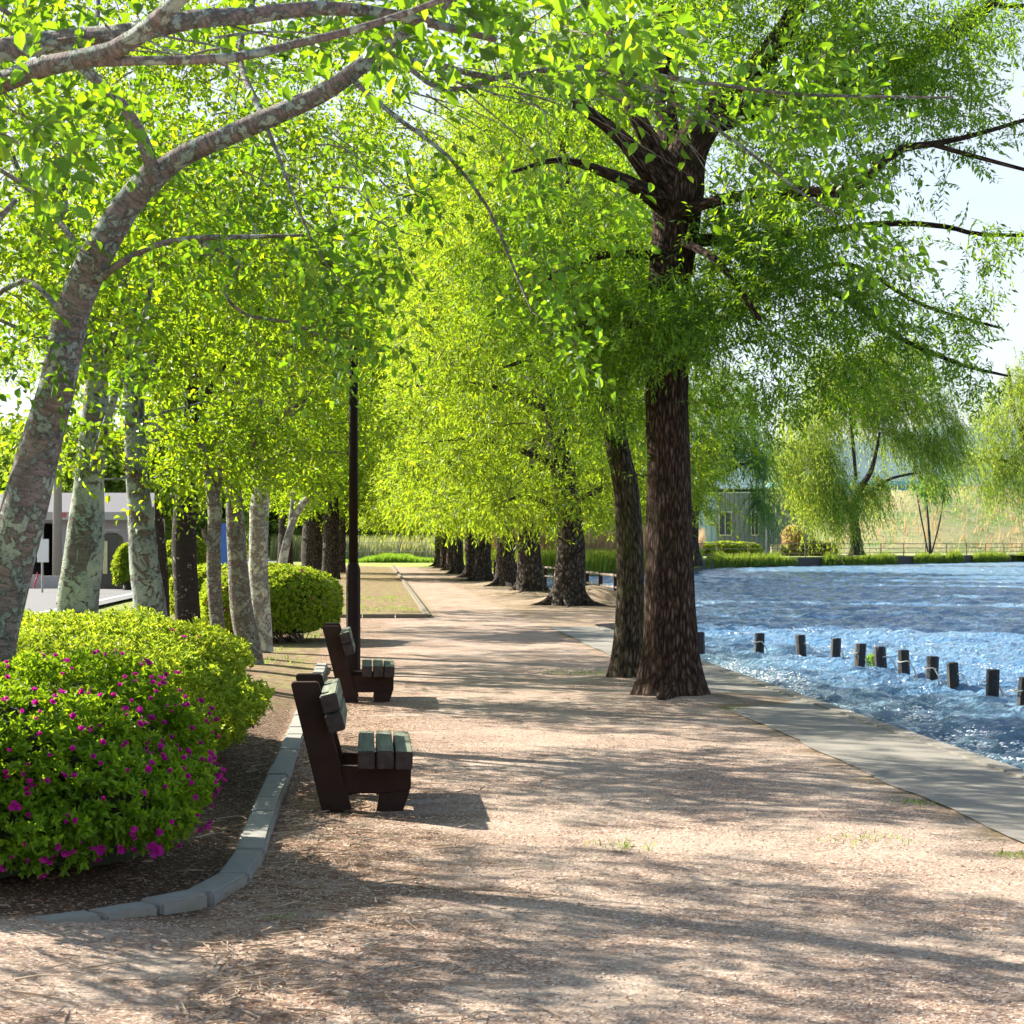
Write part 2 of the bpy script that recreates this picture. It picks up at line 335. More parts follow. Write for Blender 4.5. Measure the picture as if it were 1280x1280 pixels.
M['core'] = plain('core_shade_colour', (.03, .035, .015), .95)  # dark colour stands in for the shade inside the bushes
M['wood_dark'] = plain('dark_stained_timber', (.036, .019, .014), .7, .5, 9, .3)
k = NT('weathered_timber'); co = k.co('Object', (30, 1.5, 30)); n = k.noise(co, 1, 6, .6); k.col(k.ramp(n, [(.3, (.045, .055, .035)), (.55, (.135, .155, .10)), (.8, (.26, .265, .18))])); k.rough(.75); k.bump(n, .5, .008); M['wood_top'] = k.m
k = NT('brown_weathered_timber'); co = k.co('Object', (22, 3, 22)); n = k.noise(co, 1, 6, .6); k.col(k.ramp(n, [(.3, (.016, .010, .009)), (.6, (.042, .028, .024)), (.85, (.085, .062, .052))])); k.rough(.75); k.bump(n, .4, .008); M['wood_side'] = k.m
M['pole'] = plain('dark_brown_paint', (.014, .0075, .0065), .6, .3, 4, .1)
for _m in ('wood_dark', 'pole'): M[_m].node_tree.nodes['Principled BSDF'].inputs['Specular IOR Level'].default_value = .15
M['post'] = plain('wet_dark_timber', (.016, .013, .014), .55, .5, 18, .9)
M['rope'] = plain('pale_rope', (.62, .58, .5), .9)
M['steel'] = plain('galvanised_steel', (.38, .38, .37), .45, .2, 4, .05, .4); M['white'] = plain('white_paint', (.78, .78, .76), .6, .05, 4, .05)
M['rail'] = plain('weathered_rail', (.16, .12, .09), .8, .4, 8, .3); M['pole_con'] = plain('grey_concrete_pole', (.27, .25, .23), .85, .15)
k = NT('kerb_concrete'); co = k.co(); n = k.noise(co, 7, 5, .65); f = k.noise(co, 90, 3, .7)
k.col(k.mix(k.step(k.noise(co, 2.5, 4), .45, .75), k.mix(n, (.18, .175, .155), (.35, .34, .30)), (.17, .17, .09))); k.rough(.9); k.bump(k.math('ADD', n, f), .6, .006); M['kerb'] = k.m
# ground
k = NT('gravel_path'); co = k.co(); sx = k.n('SeparateXYZ'); k.l(co, sx.inputs[0]); X, Y = sx.outputs[0], sx.outputs[1]
s = k.math('ADD', X, k.math('MULTIPLY', Y, SL))
g1 = k.vor(co, 95, out=1); sp = k.n('SeparateColor'); k.l(g1, sp.inputs[0]); g2 = k.noise(co, 45, 4, .75); g3 = k.noise(co, 1.1, 5, .6)
grav = k.ramp(sp.outputs[0], [(0, (.09, .058, .044)), (.25, (.27, .18, .13)), (.6, (.41, .29, .205)), (.85, (.57, .43, .32)), (1, (.85, .76, .66))])
grav = k.mix(k.step(g2, .35, .7), k.mix(.5, grav, (.17, .11, .085)), grav); grav = k.mix(k.step(g3, .35, .7), grav, k.mix(.5, grav, (.50, .42, .33)))
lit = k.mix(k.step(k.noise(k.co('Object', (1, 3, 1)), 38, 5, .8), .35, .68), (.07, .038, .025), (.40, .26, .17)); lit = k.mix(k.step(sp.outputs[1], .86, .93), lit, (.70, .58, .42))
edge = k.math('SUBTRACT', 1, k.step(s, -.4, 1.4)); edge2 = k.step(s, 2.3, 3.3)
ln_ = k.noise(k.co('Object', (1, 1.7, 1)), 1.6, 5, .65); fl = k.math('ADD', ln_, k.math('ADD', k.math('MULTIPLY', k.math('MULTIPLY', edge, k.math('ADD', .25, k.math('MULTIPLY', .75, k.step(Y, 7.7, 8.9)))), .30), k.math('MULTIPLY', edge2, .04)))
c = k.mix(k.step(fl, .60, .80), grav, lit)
drt = k.noise(k.co('Object', (1, .35, 1)), 1.4, 7, .78); c = k.mix(k.math('MULTIPLY', k.step(drt, .50, .66), k.math('MULTIPLY', k.step(Y, 14, 40), .75)), c, (.20, .135, .09))
c = k.mix(k.math('MULTIPLY', k.step(s, 3.15, 3.42), k.step(ln_, .42, .62)), c, (.20, .15, .08))
# soil of the planting bed
soil = k.mix(k.step(k.noise(co, 30, 5, .75), .35, .72), (.045, .026, .017), (.21, .125, .075)); soil = k.mix(k.step(sp.outputs[1], .90, .96), soil, (.5, .38, .26))
near = k.math('SUBTRACT', 1, k.step(Y, 17, 24)); bed1 = k.math('MULTIPLY', k.math('SUBTRACT', 1, k.step(s, -.75, -.65)), k.step(k.math('SUBTRACT', Y, k.math('MULTIPLY', .42, k.math('ADD', X, 1.95))), 8.1, 8.3))
dry = k.mix(k.step(k.noise(k.co('Object', (1, .4, 1)), 2.2, 5, .7), .40, .60), (.26, .18, .11), (.25, .235, .08)); dry = k.mix(k.step(k.noise(k.co('Object', (1, .5, 1)), 5, 6, .8), .42, .62), dry, (.15, .09, .055))
bedc = k.mix(near, dry, soil); c = k.mix(bed1, c, bedc)
bed2 = k.math('MULTIPLY', k.math('SUBTRACT', 1, k.step(s, 1.3, 1.75)), k.step(Y, 43.7, 44)); c = k.mix(bed2, c, dry)
far = k.step(k.math('ADD', Y, k.math('MULTIPLY', s, 1.5)), 138, 146); grs = k.mix(k.noise(k.co('Object', (1, .3, 1)), 1.2, 5, .7), (.20, .28, .05), (.36, .36, .11)); c = k.mix(far, c, grs)
leftg = k.math('SUBTRACT', 1, k.step(s, -6.2, -4.9)); c = k.mix(leftg, c, k.mix(k.noise(co, 2, 5, .7), (.16, .22, .04), (.30, .30, .10)))
k.col(c); k.rough(.95); k.b.inputs['Specular IOR Level'].default_value = .15; k.bump(k.math('ADD', k.math('MULTIPLY', sp.outputs[0], .5), k.math('ADD', g2, k.math('MULTIPLY', ln_, 2))), .75, .012); M['ground'] = k.m
k = NT('walk_concrete'); co = k.co(); n = k.noise(co, 2.2, 6, .65); f = k.noise(co, 70, 4, .7)
c = k.mix(n, (.165, .152, .125), (.27, .25, .205)); c = k.mix(k.step(f, .55, .8), c, (.20, .18, .15)); k.col(c); k.rough(.9); k.bump(k.math('ADD', f, k.math('MULTIPLY', n, .6)), .5, .008); M['walk'] = k.m
k = NT('asphalt'); co = k.co(); f = k.noise(co, 60, 4, .7); n = k.noise(co, 1.0, 4); k.col(k.mix(f, k.mix(n, (.085, .087, .092), (.12, .12, .12)), (.17, .17, .165))); k.rough(.9); k.bump(f, .4, .01); M['asph'] = k.m
k = NT('bank_grass'); co = k.co(); n = k.noise(co, .5, 6, .7); f = k.noise(k.co('Object', (1, 1, 2.5)), 2.2, 5, .75)
k.col(k.mix(k.step(f, .4, .7), k.mix(k.step(n, .4, .6), (.18, .30, .05), (.40, .40, .12)), (.36, .30, .16))); k.rough(.95); k.bump(f, .8, .3); M['bank'] = k.m
k = NT('hill_grass'); co = k.co(); n = k.noise(co, .16, 6, .7); f = k.noise(co, 1.4, 5, .8)
k.col(k.mix(k.step(f, .42, .65), k.mix(k.step(n, .42, .56), (.13, .25, .05), (.30, .30, .12)), (.34, .29, .16))); k.rough(.95); k.bump(f, 1, .5); M['hill'] = k.m
k = NT('far_mountain'); co = k.co(); n = k.noise(co, .004, 6, .6); k.col(k.mix(n, (.06, .12, .14), (.10, .17, .16))); k.rough(1); M['mtn'] = k.m
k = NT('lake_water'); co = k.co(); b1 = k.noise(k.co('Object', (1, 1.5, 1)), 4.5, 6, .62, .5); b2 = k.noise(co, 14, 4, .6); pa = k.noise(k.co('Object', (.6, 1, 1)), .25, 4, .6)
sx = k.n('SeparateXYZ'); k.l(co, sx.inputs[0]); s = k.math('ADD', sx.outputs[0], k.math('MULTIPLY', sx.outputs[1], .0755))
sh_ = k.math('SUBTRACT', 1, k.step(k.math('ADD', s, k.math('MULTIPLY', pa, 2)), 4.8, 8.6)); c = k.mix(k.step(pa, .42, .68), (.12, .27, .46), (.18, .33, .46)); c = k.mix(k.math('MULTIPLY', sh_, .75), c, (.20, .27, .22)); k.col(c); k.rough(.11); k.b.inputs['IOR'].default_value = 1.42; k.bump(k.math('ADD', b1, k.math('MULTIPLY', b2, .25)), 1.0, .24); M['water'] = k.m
M['foam'] = plain('foam', (.86, .90, .92), .5, .04, 5, 0)
# ------------------------------------------------------------------ ground, walk, water
def shoreX(Y):
    Y = np.asarray(Y, float); a = 4.56-.0755*Y; b = 6.95-.0785*Y; t = np.clip((Y-39)/3.5, 0, 1); t = t*t*(3-2*t)
    x = a*(1-t)+b*t; return np.where(Y > 124, -2.8, x)
def gz(X, Y):
    X = np.asarray(X, float); Y = np.asarray(Y, float)
    s_ = X+SL*Y; z = .022*fbm(np.stack([X*.55, Y*.4, X*0], -1), 3, 5)+.007*fbm(np.stack([X*2.5, Y*2.0, X*0], -1), 3, 9)
    z = z*np.clip((3.4-s_)/.5, 0, 1)+np.where((s_ > 4.6) & (Y > 42), .0, 0)
    z = z+.05*np.clip((-s_-.75)/.5, 0, 1)*np.clip((30-Y)/8, 0, 1)+.05*np.clip((-s_-1.2)/1, 0, 1)*np.clip((30-Y)/8, 0, 1)
    for cx, cy_, h, rr in ((1.64, 20.2, .09, .8), (1.34, 23.1, .07, .6), (1.75, 53.3, .25, 1.2), (2.3, 53.0, .28, .9), (.55, 62, .2, 1.2), (-.24, 76, .2, 1.2)):
        z = z+h*np.exp(-((X-cx)**2+(Y-cy_)**2)/rr**2)*np.clip((4.6-s_)/.3+(Y > 40)*9, 0, 1)
    return z
def sheet(name, Xg, Yg, Zg, mat, smooth=True, skirt=None):
    r, c_ = Xg.shape; V = np.stack([Xg, Yg, Zg], -1).reshape(-1, 3); i = np.arange(r-1)[:, None]*c_+np.arange(c_-1)[None]
    f = np.stack([i, i+1, i+c_+1, i+c_], -1).reshape(-1, 4)
    n = np.cross(V[f[0, 1]]-V[f[0, 0]], V[f[0, 3]]-V[f[0, 0]])
    if n[2] < 0: f = f[:, ::-1]
    return link(name, mesh_arrays(name, V, [f], mat, smooth=smooth))
Yr = np.concatenate([np.linspace(-12, 4, 20), np.geomspace(4.2, 130, 420), np.geomspace(133, 4500, 50)])
Wc = np.concatenate([[0, 0], np.linspace(.02, 7, 170), np.geomspace(7.2, 40, 40), np.geomspace(45, 2500, 14)])
Yg, Wg = np.meshgrid(Yr, Wc, indexing='ij'); Xg = shoreX(Yg)-Wg; Zg = gz(Xg, Yg); Zg[:, 0] = -1.2
o = sheet('ground', Xg, Yg, Zg, M['ground']); tag(o, kind='structure')
# lakeside walk: concrete sheet on the shore edge with a thin lip
Yw = np.geomspace(3, 38, 160); sw = np.linspace(0, 1, 12); Yg, S_ = np.meshgrid(Yw, sw, indexing='ij'); inner = 3.43-SL*Yg+.05*fbm(np.stack([Yg*1.3, Yg*0, Yg*0], -1), 3, 3)
Xg = inner+(shoreX(Yg)+.03-inner)*S_; Zg = .012+.004*fbm(np.stack([Xg, Yg*.7, Xg*0], -1), 2, 4)
Xg = np.hstack([Xg, Xg[:, -1:], ]); Yg = np.hstack([Yg, Yg[:, -1:]]); Zg = np.hstack([Zg, np.full((160, 1), -1.0)])
tag(sheet('lakeside_walk', Xg, Yg, Zg, M['walk'], smooth=False), kind='structure')
b = BM(); 
for i in range(0, 9):
    ya = 7+i*3.4; yb = ya+3.37; xa, xb = shoreX(ya)-.06, shoreX(yb)-.06; ang = math.atan2(xa-xb, yb-ya)
    b.box(((xa+xb)/2, (ya+yb)/2, -.06), (.16, 3.385, .17), ang, .012)
tag(b.done('walk_edge', M['walk']), kind='structure')
# road on the left
Yg, S_ = np.meshgrid(np.geomspace(12, 300, 60), np.linspace(-13.5, -6.6, 8), indexing='ij'); sheet('road', S_-SL*Yg, Yg, np.full_like(Yg, .075), M['asph'])['kind'] = 'structure'
b = BM()
for s0, y0, y1, ww in ((-7.15, 14, 300, .14), (-12.9, 14, 300, .14)):
    b.box(((s0-SL*y0+s0-SL*y1)/2, (y0+y1)/2, .079), (ww, (y1-y0), .004), math.atan(SL))
tag(b.done('road_marking', M['white']), kind='structure')
pav = plain('pale_pavement', (.26, .235, .20), .9, .2, 3, .3)
Yg, S_ = np.meshgrid(np.geomspace(25, 200, 40), np.linspace(-17, -13.5, 6), indexing='ij'); sheet('pavement', S_-SL*Yg, Yg, np.full_like(Yg, .10), pav)['kind'] = 'structure'
# water
Yr = np.geomspace(8.5, 215, 1050); U_ = np.linspace(0, 1, 560)**1.25; Yg, Ug = np.meshgrid(Yr, U_, indexing='ij'); xl = shoreX(np.minimum(Yg, 123))-.4-(Yg > 110)*3; xr = .36*Yg+7
Xg = xl+(xr-xl)*Ug; Zg = np.full_like(Xg, -.27); sp_y = np.gradient(Yr)[:, None]
for _ in range(56):
    lam = .20*(11.0**R.random()); th = R.normal(-.35, .6)+(-PI/2); kx, ky = math.cos(th), math.sin(th); amp = .0098*lam**.5*(.6+.8*R.random()); ph = R.random()*6.28
    arg = 2*PI/lam*(kx*Xg+ky*Yg)+ph+1.1*fbm(np.stack([Xg*.35/lam**.5, Yg*.35/lam**.5, Xg*0], -1), 2, _); at = np.clip((lam/sp_y-1.4)/2, 0, 1)
    Zg += amp*at*(np.sin(arg)+.35*np.cos(2*arg+.6))
Zg += .02*fbm(np.stack([Xg*1.1, Yg*1.1, Xg*0], -1), 3, 71)
dsh = Xg-shoreX(np.minimum(Yg, 123)); Zg += .05*np.exp(-((dsh-.35-.2*np.sin(Yg*1.7))/.18)**2)*np.clip(fbm(np.stack([Yg*.6, Yg*0, Yg*0], -1), 2, 33)*2+.3, 0, 1)*(Yg < 46)
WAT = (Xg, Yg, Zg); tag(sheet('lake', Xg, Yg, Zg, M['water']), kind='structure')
# foam and splashes along the wall
pts = []
for px, py, n, hgt, wd in ((905, 836, 40, .05, .25), (918, 840, 160, .17, .15), (925, 845, 130, .06, .3), (945, 846, 260, .10, .5), (965, 848, 260, .07, .5), (985, 857, 60, .04, .4), (1000, 866, 200, .16, .25), (1010, 872, 90, .06, .25),
                           (1040, 883, 60, .03, .3), (1085, 905, 40, .03, .3), (1150, 900, 120, .14, .3), (1205, 922, 260, .07, .5), (1225, 930, 220, .06, .5), (1245, 940, 80, .05, .4), (1262, 950, 60, .04, .3),
                           (1222, 833, 90, .04, .5), (1050, 783, 50, .03, .7), (940, 770, 40, .03, .8), (1010, 786, 50, .03, .7), (1140, 770, 40, .03, .8)):
    c = G(px, py, -.22); q = np.stack([R.normal(size=n)*wd*.45, R.normal(size=n)*wd*.6, np.abs(R.normal(size=n))*hgt*.6-.02], 1)+c; pts.append(q)
for _ in range(2600):   # thin broken foam line hugging the wall
    y = R.uniform(10, 40); 
    if vnoise(np.array([[y*1.3, 0, 0]]), 8)[0] > .1: pts.append(np.array([[shoreX(y)+.05+abs(R.normal())*.22, y, -.245+R.random()*.02]]))
pts = np.vstack(pts); n = len(pts); octv = np.array([[1, 0, 0], [0, 1, 0], [-1, 0, 0], [0, -1, 0], [0, 0, .8], [0, 0, -.8]]); of = np.array([[0, 1, 4], [1, 2, 4], [2, 3, 4], [3, 0, 4], [1, 0, 5], [2, 1, 5], [3, 2, 5], [0, 3, 5]])
V = pts[:, None]+octv[None]*(.006+.016*R.random((n, 1, 1))**2)*np.array([1.5, 1.2, .7]); fo = (np.arange(n)[:, None, None]*6+of[None]).reshape(-1, 3)
tag(link('foam', mesh_arrays('foam', V.reshape(-1, 3), [fo], M['foam'], smooth=True)), 'white foam and splashes along the lake wall', 'foam', kind='stuff')
# ------------------------------------------------------------------ far land
fx = np.array([-3, 0, 3, 8, 11, 15, 53, 160, 900]); fy = np.array([123, 118, 115, 116, 124, 152, 208, 330, 900])
Xc = np.concatenate([np.linspace(-3, 60, 260), np.geomspace(61, 1500, 40)]); Tr = np.concatenate([[0, 0, .15, .5], np.geomspace(1, 90, 70), np.geomspace(100, 4200, 20)])
Xg, Tg = np.meshgrid(Xc, Tr, indexing='ij'); Yg = np.interp(Xg, fx, fy)+Tg
hh = np.clip((Xg-3)/10, 0, 1)*.5
Zg = hh+.05*fbm(np.stack([Xg*.3, Yg*.3, Xg*0], -1), 3, 2); Zg[:, 0] = -1.2
o = sheet('far_bank', Xg, Yg, Zg, M['bank']); tag(o, kind='structure')
def hillz(X, Y):
    h = 7.6*np.clip((X-27)/20, 0, 1)**.8*np.clip((Y-208-(X-27)*.25)/26, 0, 1); return h*(1+.10*fbm(np.stack([X*.2, Y*.15, X*0], -1), 4, 12))+.4
Xg, Yg = np.meshgrid(np.linspace(26, 170, 260), np.linspace(205, 420, 110), indexing='ij'); tag(sheet('grassy_embankment', Xg, Yg, hillz(Xg, Yg), M['hill']), kind='structure')
Xg, Tg = np.meshgrid(np.linspace(-2500, 3500, 300), np.linspace(0, 1, 30), indexing='ij')
ridge = 170+120*fbm(np.stack([Xg*.0011, Xg*0, Xg*0], -1), 5, 21)+60*np.clip((Xg-300)/1500, -1, 1)
tag(sheet('mountain', Xg, 3000+900*Tg+Xg*0, ridge*np.sin(np.clip(Tg*1.15, 0, 1)*PI/2)*(1+.12*fbm(np.stack([Xg*.006, Tg*6, Xg*0], -1), 4, 22))-5, M['mtn']), kind='structure')
# ------------------------------------------------------------------ blades: grass, reeds
def blades(name, pos, hgt, wid, mat, lean=.35, parent=None, seed=1):
    rng = np.random.default_rng(seed); n = len(pos); a = rng.random(n)*2*PI; ld = np.stack([np.cos(a), np.sin(a), a*0], 1)*lean*rng.random((n, 1))*hgt[:, None]+np.array([.12, 0, 0])*hgt[:, None]
    sd = np.stack([np.cos(a+1.2), np.sin(a+1.2)*.4, a*0], 1)*wid[:, None]/2; up = np.array([0, 0, 1.])
    v = np.stack([pos-sd, pos+sd, pos+ld*.35+up*hgt[:, None]*.6+sd*.7, pos+ld+up*hgt[:, None], pos+ld*.35+up*hgt[:, None]*.6-sd*.7], 1)
    f = np.arange(n)[:, None]*5+np.arange(5)[None]
    return link(name, mesh_arrays(name, v.reshape(-1, 3), [f], mat, rnd=rng.random(n)), parent)
# far bank reeds hanging over the wall (clumpy)
n = 26000; x = R.uniform(9, 75, n); cl = fbm(np.stack([x*.45, x*0, x*0], -1), 3, 6); kp = cl+.35*R.random(n) > .08+.10*(x > 40); x = x[kp]; clk = cl[kp]; n = len(x); y = np.interp(x, fx, fy)+R.normal(size=n)*.25-.1
z = R.uniform(-.25, .25, n); tag(blades('bank_reeds', np.stack([x, y-.25, z], 1), R.uniform(.2, .6, n)*(1+clk*1.6), R.uniform(.03, .06, n), M['reed'], .5, seed=3), 'green reeds growing along the far lake wall', 'reeds', kind='stuff')
xs = np.linspace(9, 120, 120); ys = np.interp(xs, fx, fy)-.06; Xg, Zg = np.meshgrid(xs, np.array([-.9, .42, .47]), indexing='ij'); Yg = np.repeat(ys[:, None], 3, 1); Yg[:, 2] += .5; Zg[:, 2] = .515
tag(sheet('bank_wall', Xg, Yg, Zg, plain('dark_wet_stone', (.045, .045, .04), .8, .6, 2, .6), smooth=False), kind='structure')
# reed bed on the left part of the far shore
n = 26000; x = R.uniform(-3, 13, n); y = np.interp(x, fx, fy)+R.random(n)*5-.3; z = x*0+.0
tag(blades('green_reeds', np.stack([x, y, z], 1), R.uniform(.7, 1.4, n), R.uniform(.03, .06, n), M['reed_lit'], .3, seed=4), 'green reed bed at the narrow end of the lake', 'reeds', kind='stuff')
n = 26000; x = R.uniform(-3, 14, n); y = np.interp(x, fx, fy)+4+R.random(n)*9; z = x*0
tag(blades('dry_reeds', np.stack([x, y, z], 1), R.uniform(1.8, 2.9, n), R.uniform(.04, .07, n), M['dry'], .25, seed=5), 'tall dry tan reeds behind the green reed bed', 'reeds', kind='stuff')
# weeds at the far end of the path
n = 26000; x = R.uniform(-17, 0, n); y = R.uniform(168, 176, n); tag(blades('far_weeds', np.stack([x, y, x*0], 1), R.uniform(.3, 1.0, n)*(.6+.5*fbm(np.stack([x*.5, y*0, x*0], -1), 2, 5)), R.uniform(.05, .12, n), M['grass'], .6, seed=6), 'green weeds in front of the wire fence at the path end', 'weeds', kind='stuff')
n = 24000; x = R.uniform(-22, 4, n); y = R.uniform(181, 200, n); tag(blades('dry_field_grass', np.stack([x, y, x*0], 1), R.uniform(.8, 2.6, n), R.uniform(.06, .12, n), M['pale'], .3, seed=7), 'pale green and tan field grass behind the wire fence', 'grass', kind='stuff')
# sparse grass in the planting beds
n = 9000; y = R.uniform(26, 60, n); s_ = np.where(y > 44, R.uniform(-6, 1.2, n), R.uniform(-6, -.8, n)); x = s_-SL*y; kk = fbm(np.stack([x*.7, y*.35, x*0], -1), 3, 15) > .0; x, y = x[kk], y[kk]; n = len(x)
tag(blades('bed_grass', np.stack([x, y, gz(x, y)], 1), R.uniform(.03, .08, n), R.uniform(.008, .016, n), M['grass'], .8, seed=8), 'thin yellow green grass scattered in the planting beds', 'grass', kind='stuff')
n = 4500; x = R.uniform(30, 110, n); y = R.uniform(212, 260, n); kk = fbm(np.stack([x*.2, y*.2, x*0], -1), 3, 15) > -.1; x, y = x[kk], y[kk]; n = len(x)
tag(blades('embankment_grass', np.stack([x, y, hillz(x, y)-.1], 1), R.uniform(.5, 1.5, n), R.uniform(.10, .2, n), M['dry'], .6, seed=9), 'dry grass clumps on the embankment across the lake', 'grass', kind='stuff')
for i, (px, py, lab, nn, ww) in enumerate(((745, 842, 'small green grass patch on the path left of the twin trunk tree', 420, .32), (1143, 1006, 'bright grass tuft on the joint between path and concrete walk', 60, .07), (1085, 1054, 'low green tuft on the gravel near the concrete walk', 70, .12),
                                         (775, 1065, 'flat grass tuft on gravel to the right of the near bench', 60, .10), (1275, 1072, 'grass tuft by the walk joint at the right picture edge', 60, .08), (914, 888, 'yellow green tuft at the walk joint beside the big trunk', 50, .06), (350, 1152, 'tiny green sprout on the litter in front of the curved kerb', 18, .03))):
    c = G(px, py); q = np.stack([R.normal(size=nn)*ww, R.normal(size=nn)*ww*.9, np.zeros(nn)], 1); q[:, 2] = gz(q[:, 0]+c[0], q[:, 1]+c[1])
    o = blades('grass_tuft', q, R.uniform(.010, .032, nn), R.uniform(.004, .008, nn), M['grass'], 1.0, seed=20+i); o.location = (c[0], c[1], .008); tag(o, lab, 'grass tuft', kind='stuff')
# ------------------------------------------------------------------ litter: needles, twigs, pebbles
def litter():
    Vs, Fs = [], []; n = 26000; y = 6.2+14*R.random(n)**1.3; s_ = np.where(R.random(n) < .7, -.65+np.abs(R.normal(size=n))*.55, R.uniform(-.6, 3.4, n)); s_ = np.where(R.random(n) < .25, -.7-R.random(n)*1.6, s_)
    x = s_-SL*y; z = gz(x, y)+.006; a = R.normal(size=n)*.9+.3; L = R.uniform(.012, .05, n); dr = np.stack([np.cos(a), np.sin(a), R.normal(size=n)*.12], 1)
    p = np.stack([x, y, z], 1); V, Fq, rn, _ = leaf_geo(p, dr, np.tile([0, 0, 1.], (n, 1))+R.normal(size=(n, 3))*.3, L, L*.12+.002, 'narrow', .05); return V, Fq, rn
V, Fq, rn = litter(); lm = NT('needle_litter'); at = lm.n('Attribute', attribute_name='rnd'); lm.col(lm.ramp(at.outputs['Fac'], [(0, (.10, .04, .02)), (.5, (.30, .14, .07)), (.85, (.48, .27, .14)), (1, (.62, .48, .32))])); lm.rough(.8)
tag(link('leaf_litter', mesh_arrays('leaf_litter', V, [Fq], lm.m, rnd=rn)), 'reddish brown needles and leaf litter over gravel and bed', 'litter', kind='stuff')
n = 520; y = 6.5+10*R.random(n)**1.2; s_ = -.7+np.abs(R.normal(size=n))*.55-(R.random(n) < .3)*R.random(n)*1.2; x = s_-SL*y; a = R.normal(size=n)*.8; L = R.uniform(.06, .26, n)
b0 = np.stack([x, y, gz(x, y)+.012], 1); dr = np.stack([np.cos(a), np.sin(a)*.8, a*0], 1)*L[:, None]; bend = np.stack([R.normal(size=n)*.03, R.normal(size=n)*.05, R.random(n)*.02], 1)
V, Fq = thin_tubes(np.stack([b0, b0+dr*.5+bend, b0+dr], 1), np.array([.004, .003, .0015])[None]*(.6+R.random((n, 1))*.8))
tag(link('fallen_twigs', mesh_arrays('fallen_twigs', V, [Fq], plain('pale_dead_twig', (.40, .31, .22), .85))), 'thin pale fallen twigs strewn round the kerb and benches', 'twigs', kind='stuff')
n = 16000; y = 5.8+10*R.random(n)**1.5; s_ = R.uniform(-.6, 3.4, n); x = s_-SL*y; rr = R.uniform(.003, .007, n)
V = np.stack([x, y, gz(x, y)+.003], 1)[:, None]+octv[None]*rr[:, None, None]*np.array([1, 1, .6])*(.7+.6*R.random((n, 6, 1))); fo = (np.arange(n)[:, None, None]*6+of[None]).reshape(-1, 3)
pm = NT('pebble'); at = pm.n('Attribute', attribute_name='rnd'); pm.col(pm.ramp(at.outputs['Fac'], [(0, (.25, .17, .13)), (.5, (.48, .38, .30)), (1, (.78, .70, .62))])); pm.rough(.8)
tag(link('loose_gravel', mesh_arrays('loose_gravel', V.reshape(-1, 3), [fo], pm.m, rnd=np.repeat(R.random(n), 8))), 'loose pinkish pebbles on the gravel path', 'gravel', kind='stuff')
# ------------------------------------------------------------------ kerbstones of the first bed
cor = [G(45, 1168), G(118, 1158), G(186, 1146), G(247, 1133), G(292, 1108), G(312, 1078), G(322, 1047)]
line = [np.array(c) for c in cor]; s0 = line[-1][0]+SL*line[-1][1]; yy = line[-1][1]
while yy < 25.6: yy += .60; line.append(W(s0, yy))
st_names = {0: 'pale end kerbstone by the lower left flower bush, half buried', 1: 'kerbstone next to the half buried end stone', 2: 'kerbstone just left of the curved corner of the bed', 3: 'kerbstone at the outer bend of the curved bed corner', 4: 'short kerbstone turning the bed corner towards the benches', 5: 'kerbstone directly after the bed corner bend'}
for i in range(len(line)-1):
    a, c = line[i], line[i+1]; dv = c-a; L = np.linalg.norm(dv[:2]); b = BM(); sink = .006*max(0, 1-i/3)+.004*math.sin(i*2.3)+.02*(i > 10)
    b.box((0, 0, .0), (L-.012, .145, .17), 0, .012); o = b.done('kerbstone', M['kerb']); mid = (a+c)/2; o.location = (float(mid[0]), float(mid[1]), -.018-sink)
    o.rotation_euler = (0.008*math.sin(i*1.7), 0, math.atan2(dv[1], dv[0])+.015*math.sin(i*3.1))
    tag(o, st_names.get(i, 'straight grey concrete kerbstone beside the benches in the receding row'), 'kerbstone', 'kerbstones round the near planting bed')
# kerb of the second bed
b = BM(); c0 = np.array(G(535, 772)); s1 = c0[0]+SL*c0[1]
for i in range(52):
    ya = c0[1]+i*2.0; xa, xb = s1+(i/52)*.5-SL*ya, s1+((i+1)/52)*.5-SL*(ya+2); b.box(((xa+xb)/2, ya+1, .02), (.11, 1.97, .09), math.atan2(xa-xb, 2))
for i in range(6): b.box((c0[0]-.35-i*.7, c0[1]-.05-i*.06, .02), (.68, .13, .12), .085)
tag(b.done('path_kerb', plain('soiled_kerb', (.17, .145, .10), .9, .5, 1.5, .3)), kind='structure')
# ------------------------------------------------------------------ benches
def side_poly(): return [(-.088, 0), (.088, 0), (-.106, .75), (-.115, .76), (-.262, .76), (-.272, .75)]
def bench(loc, label):
    t = empty('bench', loc, label, 'bench', 'timber benches beside the path', math.atan(SL))
    for y in (0, .74):
        b = BM(); b.prism(side_poly(), y, y+.105, .006); b.done('backrest_post', M['wood_dark'], t)
        b = BM(); b.prism([(.055, .10), (.25, .10), (.437, .12), (.437, .262), (.022, .262)], y+.012, y+.093, .006); b.done('seat_beam', M['wood_dark'], t)
        b = BM(); b.prism([(.232, -.01), (.388, -.01), (.432, .118), (.25, .098)], y+.010, y+.095, .004); b.done('leg', M['wood_dark'], t)
    def planks(name, cs, ry):
        b = BM()
        for j, (x, z) in enumerate(cs): b.box((x, .45, z), (.099, 1.27+.01*math.sin(j*4), .105), 0, .006, ry[j])
        o = b.done(name, [M['wood_side'], M['wood_top']], t); nz = math.cos(.3)
        for p in o.data.polygons:
            q = p.normal
            if (name == 'seat' and q.z > .8) or (name == 'backrest' and (q.x > .8 or q.z > .85)): p.material_index = 1
    planks('seat', [(.172, .318), (.283, .318), (.393, .314)], [0, 0, .05]); planks('backrest', [(-.038, .650), (-.008, .535)], [-.25, -.25]); return t
